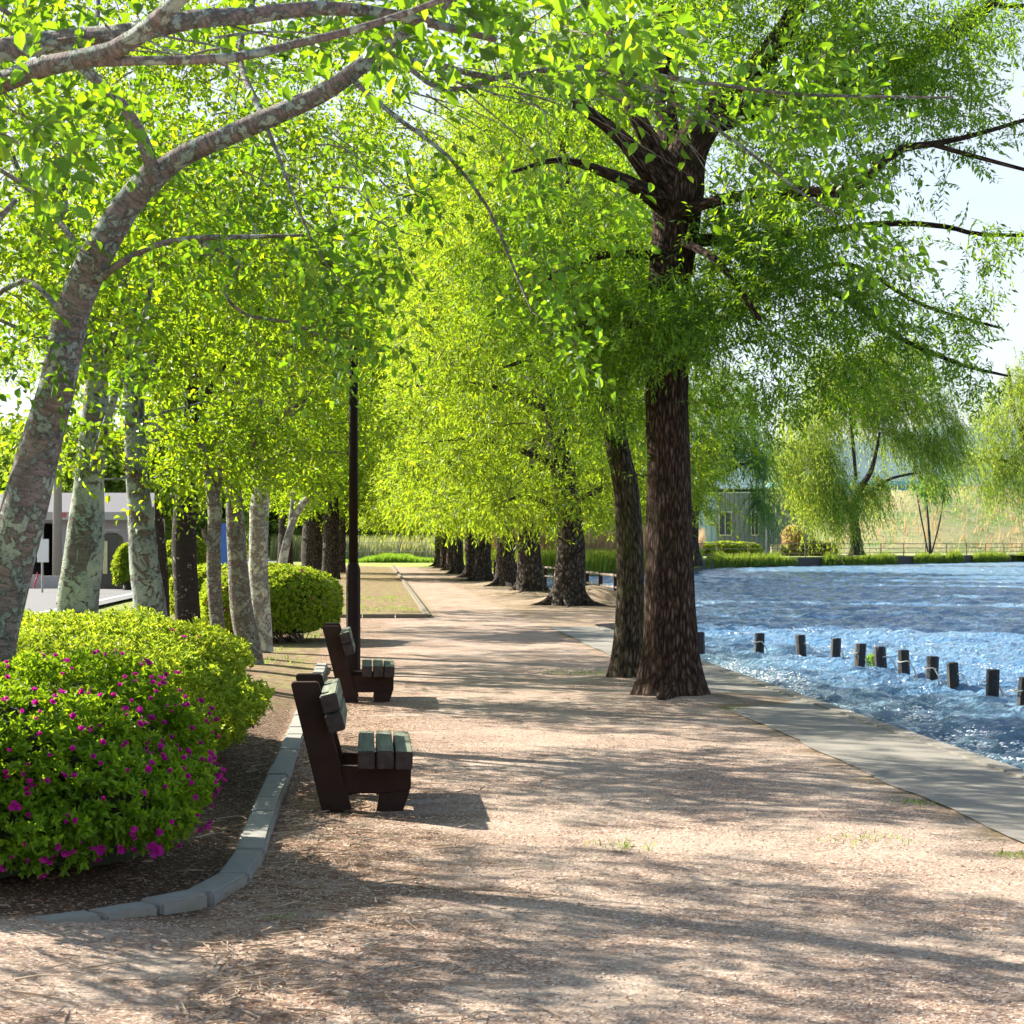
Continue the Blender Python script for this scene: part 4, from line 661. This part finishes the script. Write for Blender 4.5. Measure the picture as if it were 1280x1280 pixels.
# ------------------------------------------------------------------ big trunks beside the walk
def feather(label, limbs, clumps, bark, seed, lk='feather', leaf='lf_fe', flare=(.35, .35, 7), group='rough barked trees along the lake side', **kw):
    return tree('willow_tree', label, 'tree', group, limbs_px(limbs), clump_px(clumps, rg), lk, bark, M[leaf], seed, 26, .07, flare, .006, (.25, -.05, -.1), twigm=M['twigd'], **kw)
feather('tallest rough barked tree with thick reddish brown trunk standing on the walk edge',
  [[(838, 888, 20.2, 84), (838, 860, 20.2, 76), (838, 800, 20.2, 68), (837, 700, 20.2, 60), (836, 600, 20.2, 56), (833, 480, 20.2, 53), (838, 350, 20.2, 55), (845, 290, 20.2, 60), (850, 235, 20.2, 62), (862, 185, 20.2, 48), (900, 130, 20.2, 38), (945, 85, 20.2, 30), (985, 30, 20.2, 24), (1020, -50, 20.2, 16)],
   [(838, 250, 20.2, 40), (836, 180, 20.3, 30), (830, 100, 20.5, 24), (832, 0, 20.6, 20), (820, -120, 20.6, 12)], [(830, 255, 20.1, 30), (800, 236, 19.6, 21), (760, 217, 19.3, 14), (700, 200, 19.2, 8), (640, 215, 19, 4)],
   [(832, 245, 20.1, 34), (800, 200, 19.6, 25), (768, 165, 19.4, 18), (700, 115, 19.2, 11)], [(836, 215, 20.1, 30), (806, 165, 19.8, 23), (783, 115, 19.8, 17), (760, 40, 21, 9)],
   [(850, 270, 20, 16), (880, 255, 19.6, 14), (960, 240, 19.3, 13), (1060, 238, 19, 13), (1095, 210, 19, 11), (1128, 186, 19, 10), (1165, 180, 19, 8.5), (1220, 168, 19, 6.5), (1330, 135, 19, 4)], [(1165, 180, 19, 7), (1220, 196, 19, 6), (1330, 225, 19, 4)],
   [(860, 300, 20.3, 18), (960, 300, 20.8, 12), (1100, 280, 21, 8), (1180, 283, 21, 6.5), (1228, 293, 21, 5.5), (1340, 294, 21, 3.5)],
   [(900, 150, 20.2, 30), (1000, 120, 20.8, 26), (1100, 92, 21.2, 24), (1165, 60, 21.4, 21), (1205, 35, 21.5, 17), (1260, -15, 21.6, 14), (1330, -80, 21.8, 9)], [(1165, 60, 21.4, 8), (1220, 12, 21.4, 7), (1330, 8, 21.4, 5)],
   [(845, 440, 20.2, 14), (910, 400, 20.3, 11), (985, 352, 20.4, 9), (1060, 375, 20.5, 8), (1120, 420, 20.6, 6), (1200, 455, 20.6, 5), (1260, 470, 20.6, 3)], [(985, 352, 20.4, 7), (1060, 330, 20.7, 6), (1150, 380, 20.8, 5), (1250, 410, 21, 3)],
   [(840, 420, 20.1, 14), (760, 400, 19.7, 9), (690, 420, 19.5, 5)], [(840, 320, 20.1, 14), (750, 320, 19.7, 9), (660, 360, 19.5, 5)],
   [(850, 300, 20, 12), (900, 330, 19.3, 9), (950, 400, 19, 6)], [(822, 866, 20.1, 26), (800, 884, 19.9, 13), (778, 888, 19.8, 7), (750, 886, 19.8, 3)], [(860, 865, 20.1, 30), (884, 881, 20.0, 15), (900, 884, 20.1, 6)], [(835, 868, 19.9, 30), (825, 888, 19.55, 15), (812, 893, 19.5, 5)]],
  [(690, 330, 19.9, 110, 100, 1.5, 90), (770, 420, 19.9, 110, 50, 1.4, 100), (850, 405, 19.6, 80, 40, 1.0, 60), (950, 310, 19.6, 75, 90, 1.3, 120), (1010, 420, 20.2, 110, 90, 1.6, 62), (1010, 180, 19.8, 110, 90, 1.5, 70), (1090, 330, 20.2, 100, 110, 1.6, 42), (950, 30, 20.3, 150, 90, 1.6, 130), (1100, 60, 20.6, 120, 80, 1.3, 100), (1180, 100, 20.4, 80, 50, 1.2, 32), (1230, 170, 19.4, 70, 40, 1.0, 9), (1250, 30, 21, 70, 60, 1, 16),
   (1150, 420, 20.6, 90, 60, 1.1, 26), (1240, 320, 21, 60, 30, .8, 7), (690, 160, 21.4, 100, 90, 1.0, 42), (800, 60, 22.0, 120, 80, .9, 50), (850, 215, 22.4, 90, 90, .6, 30), (950, 510, 20.4, 60, 50, .9, 16), (1060, 490, 20.4, 110, 30, 1, 14), (900, -120, 20.5, 260, 100, 2.5, 90), (1200, 480, 20.5, 60, 30, .8, 7), (760, 500, 20, 50, 40, .7, 12)], M['fur'], 201, flare=(.24, .32, 9))
feather('slimmer mossy rough barked tree leaning left directly behind the tallest one',
  [[(782, 862, 23.1, 44), (784, 830, 23.1, 40), (787, 780, 23.1, 36), (788, 700, 23.1, 34), (783, 620, 23.1, 32), (773, 565, 23.1, 30), (765, 520, 23.1, 26), (752, 460, 23.1, 22), (735, 380, 23.1, 17), (715, 280, 23.1, 12), (700, 170, 23.1, 7)], [(765, 520, 23.1, 14), (790, 440, 23.1, 11), (800, 350, 23.3, 7)], [(752, 460, 23.1, 11), (690, 440, 22.7, 8), (630, 460, 22.5, 4)]],
  [(690, 400, 22.9, 90, 110, 1.6, 110), (750, 500, 22.9, 60, 50, 1, 34), (780, 330, 23.2, 90, 120, 1.5, 90)], M['fur2'], 202, flare=(.22, .3, 7))
# the receding row
rowp = [(711, 757, 42), (663, 744, 35), (632, 733, 26), (603, 726, 22), (589, 722, 15), (573, 717, 14), (564, 713, 11), (556, 710, 10), (548, 708, 9)]
rlab = ['nearest and broadest trunk of the receding row right of the path, spreading roots', 'second trunk of the receding row right of the path', 'third trunk of the receding row, beside the path edge', 'fourth trunk of the receding row, half way along the path', 'fifth trunk of the receding row, narrow and dark',
        'sixth trunk of the receding row, behind the thin white pole', 'third last trunk of the receding row on the right', 'second last trunk of the receding row on the right', 'last trunk of the receding row at the path end']
protos = []
def row_proto(seed, Hh=14.5, n=620, lk='featherfar', leaf='lf_row', r=.43, bark='furfar', spread=1.0, lowz=2.45, ltw=.012):
    rng = np.random.default_rng(seed); ps = [smooth_path([(0, 0, -.15), (0, 0, .4), (.05, 0, 2), (-.25, .1, 4.2), (-.5, .2, 6.5), (-.3, .1, 9), (0, 0, Hh-1)], [r*1.0, r*.92, r*.80, r*.66, r*.5, r*.33, .06], .35)]
    for a in np.linspace(0, 6.0, 6)+rng.random(6)*.5:
        L = rng.uniform(.7, 1.3); ca, sa = math.cos(a), math.sin(a); ps.append(smooth_path([(ca*r*.5, sa*r*.5, .38), (ca*r*1.15, sa*r*1.15, .12), (ca*r*1.7, sa*r*1.7, .03), (ca*(r+L), sa*(r+L), -.05)], [r*.42, r*.30, r*.18, r*.06], .1))
    for _ in range(20):
        z0 = rng.uniform(2.2, 10); a = rng.random()*2*PI; L = rng.uniform(2, 4.2)*spread*(1 if z0 < 8 else .65); q = np.array([-.3*min(z0/5, 1), 0, z0]); dv = np.array([math.cos(a), math.sin(a), .25]); ps.append(smooth_path([q, q+dv*L*.5+[0, 0, .25], q+dv*L+[0, 0, rng.uniform(-.5, .5)]], [.10, .06, .02], .35))
    att = []
    for z0 in np.linspace(lowz, Hh, 16):
        rr = (4.3*spread)*(1-((z0-5)/(Hh-2))**2*.75) if z0 > 5 else (3.1+.25*z0)*spread; m = int(n/16*(.5+rr/4)); a = rng.random(m)*2*PI; q = rr*(.25+.75*rng.random(m)**.55)
        droop = -.35*(q/rr)**2; att.append(np.stack([np.cos(a)*q, np.sin(a)*q, z0+rng.normal(size=m)*.35+droop], 1))
    att = np.vstack(att); att[:, 2] = np.maximum(att[:, 2], lowz); att = att[(att[:, 2] > 2.6) | (np.hypot(att[:, 0], att[:, 1]) > 1.0)]
    V, Fc, U = tubes(ps, 18, .09, seed, 2, (.14, .5, 8)); skel = np.vstack([p for p, _ in ps]); Vl, Fl, rn, TV, TF = crown(att, skel, lk, rng, ltw, (.2, 0, -.1))
    return (mesh_arrays('trunk', V, [Fc], M[bark], smooth=True, uv=U), mesh_arrays('branches', TV, [TF], M['twigd'], uv=np.zeros((len(TV), 2))), mesh_arrays('crown', Vl, [Fl], M[leaf], rnd=rn))
def place(pr, name, label, cat, group, loc, rz, sc_):
    t = empty(name, loc, label, cat, group, rz); t.scale = sc_
    for nm, me in zip(('trunk', 'branches', 'crown'), pr): link(nm, me, t)
    return t
pr1, pr2 = row_proto(301), row_proto(302)
for i, (px, py, wp) in enumerate(rowp):
    c = G(px, py); Yd = c[1]; scw = wp/F*Yd/.86; scw = min(max(scw, .7), 1.15); t = place((pr1, pr2)[i % 2], 'willow_tree', rlab[i], 'tree', 'dark trunked trees receding along the right side of the path', (c[0], Yd, 0), .6+i*2.1, (1, 1, 1)); hz = 1+.06*i
    for ch in t.children: ch.scale = (scw, scw, hz) if ch.name.startswith('trunk') else (1+.08*i, 1+.08*i, hz)
# trees beyond the path end and behind the houses
bgp = row_proto(310, 10, 330, dict(LK['cherryfar'], L=.42, Wd=.26, ns=7, m=7, sl=1.0, jit=.9), 'lf_back', .3, lowz=1.2, spread=1.15, ltw=.02)
for i, (X_, Y_, s_, lab) in enumerate(((-24, 205, 1.0, 'pale green tree beyond the wire fence, leftmost behind the lamp post'), (-17, 215, 1.1, 'pale green tree beyond the wire fence at the end of the path'), (-9.5, 225, 1.15, 'pale green tree beyond the fence, just left of the receding row'), (-2, 210, 1.0, 'pale green tree hidden behind the end of the receding row'), (7, 205, .9, 'background tree behind the dry reeds'),
                                     (-31, 190, 1.1, 'background tree behind the far left trunks'), (-38, 150, .95, 'green tree behind the low house, right of its roof'), (-30, 130, .8, 'green tree standing across the road behind the thin trunks'), (-24, 120, .8, 'green tree across the road behind the rounded bush'), (-52, 190, 1.2, 'large green tree rising behind the low house'), (16, 225, .9, 'background tree left behind the grey building'))):
    place(bgp, 'background_tree', lab, 'tree', 'trees in the background', (X_, Y_, 0), i*1.3, (s_, s_, s_))
# willows across the lake
def willow(label, trunk, clumps, seed, leaf, lk='willow', **kw):
    return tree('weeping_willow', label, 'tree', 'willows across the lake', limbs_px(trunk), clump_px(clumps, rg), lk, M['furfar'], M[leaf], seed, 12, .1, (.3, .6, 6), .02, (.5, 0, 0), twigm=M['twigd'], **kw)
willow('round weeping willow across the lake, dark forked trunk, yellow green on its left side',
  [[(1071, 694, 172, 15), (1070, 670, 172, 13), (1067, 640, 172, 11), (1075, 612, 172, 9), (1090, 585, 172, 6), (1100, 540, 172, 3)], [(1067, 645, 172, 7), (1050, 610, 172, 5), (1030, 570, 172, 3)], [(1072, 625, 172, 6), (1110, 600, 172, 4), (1150, 590, 172, 3)], [(1070, 600, 172, 5), (1065, 540, 172, 4), (1060, 480, 172, 2)]],
  [(1015, 590, 171, 45, 40, 4, 110), (1010, 535, 171, 45, 40, 4, 90), (1070, 480, 173, 65, 55, 4, 170), (1135, 510, 173, 55, 60, 4, 150), (1165, 565, 173, 30, 30, 3, 50), (1040, 630, 170, 38, 25, 3, 70), (1090, 610, 172, 30, 20, 3, 30), (972, 570, 171, 20, 14, 2, 18), (1120, 440, 173, 45, 20, 3, 40), (1192, 540, 173, 16, 30, 2, 18), (1030, 450, 173, 25, 18, 3, 20)], 401, 'lf_wil')
willow('large pale willow at the right picture edge across the lake', [[(1330, 690, 185, 16), (1325, 640, 185, 13), (1300, 580, 185, 9), (1270, 520, 185, 6), (1260, 460, 185, 3)], [(1310, 600, 185, 7), (1250, 575, 185, 4), (1200, 580, 185, 2)], [(1300, 560, 185, 6), (1330, 480, 185, 4)]],
  [(1260, 520, 185, 45, 60, 5, 110), (1230, 580, 185, 40, 35, 4, 50), (1300, 470, 185, 50, 50, 5, 90), (1330, 560, 185, 60, 70, 5, 120), (1265, 600, 184, 30, 35, 3, 30)], 402, 'lf_wil')
willow('willow with hanging strands over the water, right of the tallest trunk', [[(868, 708, 126, 16), (866, 670, 126, 14), (872, 620, 126, 11), (890, 560, 126, 7), (915, 520, 126, 4)], [(872, 620, 126, 7), (905, 590, 125, 5), (945, 575, 124, 3)], [(868, 650, 126, 7), (830, 600, 126, 4)]],
  [(885, 560, 126, 30, 35, 3, 50), (925, 545, 125, 35, 30, 3, 50), (900, 500, 126, 60, 40, 4, 70), (945, 575, 124, 14, 18, 1.2, 26), (948, 625, 123.5, 8, 18, .6, 22), (835, 540, 126, 50, 50, 4, 60)], 403, 'lf_wil2', dict(LK['willow'], L=.26, Wd=.06, ns=6, sl=1.2, droop=2.4))
willow('low thin stemmed shrub tree in front of the embankment', [[(1163, 692, 178, 3), (1161, 660, 178, 3), (1158, 625, 178, 2)], [(1160, 690, 178, 2), (1150, 640, 178, 2), (1146, 615, 178, 1)], [(1165, 690, 178, 2), (1175, 650, 178, 2), (1180, 615, 178, 1)]], [(1160, 605, 178, 28, 16, 2, 24)], 404, 'lf_wil2', dict(LK['willow'], sl=.8))
# ------------------------------------------------------------------ fences
def rail_fence(name, label, pts, ph, rails, rr, mat, mat2=None, sq=.09, zf=lambda x, y: 0.0, group=None):
    p0 = np.asarray(pts[0], float); t = empty(name, (p0[0], p0[1], zf(*p0)), label, 'fence', group)
    for i, q in enumerate(pts):
        b = BM(); x, y = q[0]-p0[0], q[1]-p0[1]; dz = zf(*q)-zf(*p0); b.box((x, y, dz+ph/2-.1), (sq, sq, ph+.2), .3*0, .006); b.done('post', mat, t)
    for z, r in zip(rails, rr):
        for i in range(len(pts)-1):
            b = BM(); a, c = pts[i], pts[i+1]; b.cyl((a[0]-p0[0], a[1]-p0[1]-sq*.5-r*.3, zf(*a)-zf(*p0)+z), (c[0]-p0[0], c[1]-p0[1]-sq*.5-r*.3, zf(*c)-zf(*p0)+z+.01*math.sin(i*5)), r, r, 7); b.done('rail', mat2 or mat, t)
    return t
rail_fence('rail_fence', 'low timber post and rail fence beside the water behind the tree row', [(6.62-SL*y-.006*(y-50), y) for y in np.arange(50, 116, 3.3)], .80, (.74, .42), (.04, .035), M['wood_dark'], M['rail'], .11)
fp = [(x, float(np.interp(x, fx, fy))+1.6) for x in np.arange(13, 92, 2.9)]
rail_fence('rail_fence', 'long thin three railed fence along the far bank of the lake', fp, 1.15, (1.1, .7, .3), (.035, .03, .03), M['rail'], None, .09, lambda x, y: .5)
t = empty('wire_fence', (-18, 178, 0), 'grey wire mesh fence closing the far end of the path', 'fence')
for i in range(10):
    b = BM(); b.cyl((i*2.6, 0, -.1), (i*2.6, 0, 1.75), .04, .04, 6); b.done('post', M['steel'], t)
b = BM(); b.cyl((0, 0, 1.7), (23.4, 0, 1.7), .03, .03, 6); b.cyl((0, 0, .9), (23.4, 0, .9), .02, .02, 6); b.done('rail', M['steel'], t)
b = BM()
for i in range(79): b.cyl((i*.3, 0, .1), (min(i*.3+1.2, 23.4), 0, 1.7), .007, .007, 3); b.cyl((i*.3, .01, 1.7), (min(i*.3+1.2, 23.4), .01, .1), .007, .007, 3)
b.done('mesh_panel', M['steel'], t)
for px, py, h, lean, lab in ((423, 722, 1.9, -.10, 'thin white stake leaning beside the far left trunks'), (565, 713, 4.5, 0, 'thin white pole standing among the receding row trunks')):
    c = G(px, py); b = BM(); b.cyl((0, 0, -.1), (lean*h, 0, h), .045, .04, 8); o = b.done('stake', M['white'], None, c); tag(o, lab, 'stake')
# ------------------------------------------------------------------ buildings left
grey = plain('grey_roof', (.11, .105, .115), .7, .1, 1, .05); mauve = plain('mauve_wall', (.38, .34, .38), .85, .06, 1, .05); darkin = plain('dark_interior', (.012, .008, .007), .8); brownw = plain('brown_wall', (.10, .04, .025), .8, .3)
redp = plain('red_paint', (.65, .06, .08), .6, .1); cream = plain('fascia_board', (.42, .40, .39), .7, .05, 2, .03)
Yh = 76.0; x0, x1 = P(-60, 680, Yh)[0], P(172, 680, Yh)[0]; t = empty('house', (x0, Yh, 0), 'low grey roofed house with open dark garage across the road', 'house')
gx0, gx1 = P(22, 680, Yh)[0]-x0, P(70, 680, Yh)[0]-x0; Wd = x1-x0; zt = 2.62
b = BM(); b.box((gx0/2, 3, zt/2), (gx0, 6, zt)); b.box(((gx1+Wd)/2, 3, zt/2), (Wd-gx1, 6, zt)); b.box(((gx0+gx1)/2, 3, zt-.12), (gx1-gx0-.004, 5.9, .24)); b.box(((gx0+gx1)/2, 5.8, zt/2-.15), (gx1-gx0-.004, .2, zt-.3)); b.done('wall', mauve, t)
b = BM(); b.box(((gx0+gx1)/2, 5.5, 1.15), (gx1-gx0-.1, .3, 2.2)); b.done('garage_interior', brownw, t)
b = BM(); b.prism([(0, 0), (0, 0.0), (6.9, .95), (6.9, .82), (0, -.10)][1:], 0, Wd+.6); o = b.done('roof', grey, t); o.rotation_euler = (0, 0, -PI/2); o.rotation_euler = (0, 0, PI/2); o.location = (Wd+.3, -.45, zt+.12)
b = BM(); b.box((Wd/2, -.50, zt+.02), (Wd+.6, .10, .30)); b.done('fascia', cream, t)
b = BM()
for cx in (53, 81):     # short runs of illegible red characters on the fascia
    for j in range(4):
        X_ = P(cx+j*3-5, 680, Yh)[0]-x0; b.box((X_, -.56, zt+.06), (.06, .014, .16), 0); b.box((X_+.02, -.562, zt+.10), (.08, .014, .03)); b.box((X_+.01, -.564, zt), (.09, .014, .025))
b.done('fascia_lettering', redp, t)
b = BM()
for X_ in (Wd-1.2, Wd-.2): b.box((X_, -.03, 1.5), (.06, .08, 1.2))
b.done('downpipe', cream, t)
Yb = 69.0
c = P(45, 680, 68); b = BM(); b.box((0, 0, .21), (1.55, .16, .42)); b.box((-.3, 0, .44), (.9, .18, .04)); tag(b.done('block_wall', cream, None, (c[0], 68, .08)), 'low pale block wall in front of the dark garage', 'wall')
c = P(71.5, 735, 70.5); b = BM(); b.cyl((0, 0, -.1), (0, 0, 8.5), .17, .12, 14); t = empty('utility_pole', (c[0], 70.5, .05), 'grey concrete utility pole left of the stout lichened trunk', 'utility pole'); b.done('pole', M['pole_con'], t, smooth=True); b = BM(); b.box((0, 0, 7.9), (1.5, .09, .09)); b.box((0, .1, 7.3), (1.0, .07, .07)); b.done('cross_arm', M['steel'], t)
c = P(54, 740, 62); t = empty('sign', (c[0], 62, .08), 'blank white sign board on a pale post beside the road', 'sign'); b = BM(); b.cyl((-.03, 0, -.1), (-.03, 0, 2.4), .035, .035, 10); b.done('post', M['steel'], t)
b = BM(); z0 = (680-706)/F*62+CAMH; b.box((.0, -.05, z0+.36), (.36, .03, .72), 0, .01); b.done('board', M['white'], t)
c = P(136, 736, 67); t = empty('kiosk', (c[0], 67, .08), 'narrow dark round topped kiosk with cream side panel across the road', 'kiosk')
b = BM(); prof = [(-.33, 0), (.33, 0), (.33, 1.62)]+[(math.cos(a)*.33, 1.62+math.sin(a)*.26) for a in np.linspace(.2, PI-.2, 7)]+[(-.33, 1.62)]; b.prism(prof, 0, .8); b.done('body', plain('dark_metal', (.07, .06, .05), .6, .2), t)
b = BM(); b.box((-.12, -.02, 1.05), (.15, .03, 1.1)); b.done('cream_panel', plain('cream_panel', (.62, .55, .34), .6), t)
b = BM(); b.box((0, .4, 1.97), (.74, .95, .05), 0, .01); b.done('cap', cream, t)
c = P(38, 735, 67); pth, rd = smooth_path([(0, 0, 0), (.05, 0, .25), (.12, 0, .4), (.10, 0, .55)], [.03, .028, .026, .03], .05); V, Fq, U = tubes([(pth, rd)], 8, .1, 2); tag(link('standpipe', mesh_arrays('standpipe', V, [Fq], redp, smooth=True), None, (c[0], 67.5, .08)), 'bent red pipe in front of the low block wall', 'pipe')
# blue edge of something at (443-460,...) : blue notice panel behind the thin trunks
c = P(281, 690, 88); b = BM(); b.box((0, 0, 1.3), (.7, .06, 2.2), 0, .01); tag(b.done('blue_panel', plain('blue_panel', (.05, .16, .55), .6), None, (c[0], 88, .1)), 'tall blue panel glimpsed between the thin grey trunks', 'panel')
# ------------------------------------------------------------------ grey building across the lake
kb = NT('ribbed_cladding'); co = kb.co(); sx = kb.n('SeparateXYZ'); kb.l(co, sx.inputs[0]); wv = kb.math('SINE', kb.math('MULTIPLY', sx.outputs[0], 14)); kb.col(kb.mix(kb.step(wv, -.9, -.5), (.17, .19, .20), (.27, .29, .30))); kb.rough(.55); kb.bump(wv, .5, .03)
lb = NT('pale_blue_cladding'); co = lb.co(); sx = lb.n('SeparateXYZ'); lb.l(co, sx.inputs[0]); wv = lb.math('SINE', lb.math('MULTIPLY', sx.outputs[0], 12)); lb.col(lb.mix(lb.step(wv, -.8, -.4), (.26, .40, .47), (.45, .60, .66))); lb.rough(.5)
Yb = 186.0; xw = lambda px: P(px, 680, Yb)[0]; xa = xw(835); t = empty('shed_building', (xa, Yb, .5), 'long grey corrugated building across the lake behind the hanging strands', 'building')
zz = lambda py: (680-py)/F*Yb+CAMH-.5
b = BM(); b.box(((xw(896)-xa)/2, 5, zz(618)/2), (xw(896)-xa, 10, zz(618))); b.done('blue_wall', lb.m, t)
b = BM(); b.box(((xw(896)+xw(957))/2-xa, 4.6, zz(616)/2), (xw(957)-xw(896), 9.8, zz(616))); b.box(((xw(957)+xw(1018))/2-xa, 5, zz(613)/2), (xw(1018)-xw(957)-.01, 10.6, zz(613))); b.done('grey_wall', kb.m, t)
b = BM(); b.box(((xw(1018))/2-xa/2, 5, zz(612)+.1), (xw(1018)-xa+.4, 11.2, .16)); b.done('roof', plain('pale_roof', (.55, .58, .6), .5, .05), t)
wf = empty('w', (0, 0, 0), None, None) if False else None
for px, ww in ((906, 15), (943, 9)):
    b = BM(); cx = xw(px)-xa; wv_ = ww/F*Yb; h0, h1 = zz(669), zz(640)
    b.box((cx-wv_/2, -.36, (h0+h1)/2), (.10, .12, h1-h0+.1)); b.box((cx+wv_/2, -.36, (h0+h1)/2), (.10, .12, h1-h0+.1)); b.box((cx, -.365, h0), (wv_, .12, .12)); b.box((cx, -.365, h1), (wv_, .12, .12)); b.box((cx, -.35, (h0+h1)/2), (.07, .1, h1-h0)); wo = b.done('window', plain('cream_frame', (.70, .66, .48), .6), t)
    b = BM(); b.box((cx, -.33, (h0+h1)/2), (wv_-.05, .03, h1-h0)); b.done('pane', plain('dark_glass', (.02, .03, .035), .15), wo)
b = BM(); b.cyl((xw(957)-xa, -.40, 0), (xw(957)-xa, -.40, zz(616)), .07, .07, 8); b.done('downpipe', M['white'], t)
b = BM(); bmesh.ops.create_uvsphere(b.b, u_segments=16, v_segments=8, radius=.42); b.cyl((.35, -.1, 0), (.42, -.25, 0), .30, .12, 12); o = b.done('round_vent', plain('blue_vent', (.03, .06, .14), .3), t, (xw(989)-xa, -.45, zz(636)), True)
c = P(973, 690, 170); b = BM(); b.box((0, 0, .55), (.75, .5, 1.1), 0, .02); b.box((0, 0, 1.13), (.85, .6, .08)); tag(b.done('utility_box', plain('tan_box', (.42, .36, .28), .8), None, (c[0], 172, .45)), 'tan box standing by the fence in front of the grey building', 'utility box')
# low hedge of twiggy shrubs before the building
for i, (px, ww, hh_, lm_, lab) in enumerate(((885, 1.6, .55, 'lf_az2', 'low yellow green shrub at the left end of the grey building'), (905, 1.2, .6, 'lf_az2', 'yellow green shrub below the window of the grey building'), (928, 1.5, .55, 'lf_az2', 'low shrub beside the downpipe of the grey building'), (1000, 2.2, .5, 'pale', 'dry brown shrub at the right end of the grey building'), (1020, 1.8, .6, 'pale', 'dry pale shrub left of the round willow'), (992, .8, 1.3, 'dry', 'tall dry stalks in front of the grey building'))):
    c = P(px, 690, 178); bush('shrub', lab, 'shrub', (c[0], 178, .45), (ww, 1.0, hh_), 700, M[lm_], 60+i, .28, L2=4, core=.6)
# things on the embankment crest
t = empty('lattice_fence', (P(1232, 612, 300)[0], 262, 8.1), 'white lattice fence on the crest of the embankment', 'fence'); b = BM()
for i in range(16): b.box((i*.55, 0, .65), (.10, .06, 1.3))
for z in (.15, .6, 1.2): b.box((4.2, -.05, z), (8.6, .05, .10))
b.done('lattice', M['white'], t)
b = BM(); b.box((0, 0, 1.6), (26, 8, 3.2)); b.prism([(-13.5, 3.2), (13.5, 3.2), (13.0, 3.9), (-13.0, 3.9)], -4.5, 4.5); tag(b.done('teal_hall', plain('teal_panels', (.16, .42, .50), .6, .05, .5, 0), None, (52, 300, 7.0)), 'long teal hall seen above the embankment crest', 'building')
# small blue grey house behind the dry reeds
t = empty('house', (P(752, 690, 175)[0], 172, 0), 'small dark blue house behind the dry reeds, left of the mossy trunk', 'house'); b = BM(); b.box((0, 0, 2.0), (5.5, 5, 4.0)); b.done('wall', plain('slate_blue_wall', (.09, .13, .2), .7), t); b = BM(); b.prism([(-3.2, 4), (3.2, 4), (0, 5.6)], -3, 3); b.done('roof', plain('slate_roof', (.07, .07, .09), .6), t)
b = BM(); b.box((-.6, -2.53, 2.3), (.9, .06, 1.0)); b.box((1.2, -2.53, 2.3), (.5, .06, 1.0)); b.done('window', M['white'], t)
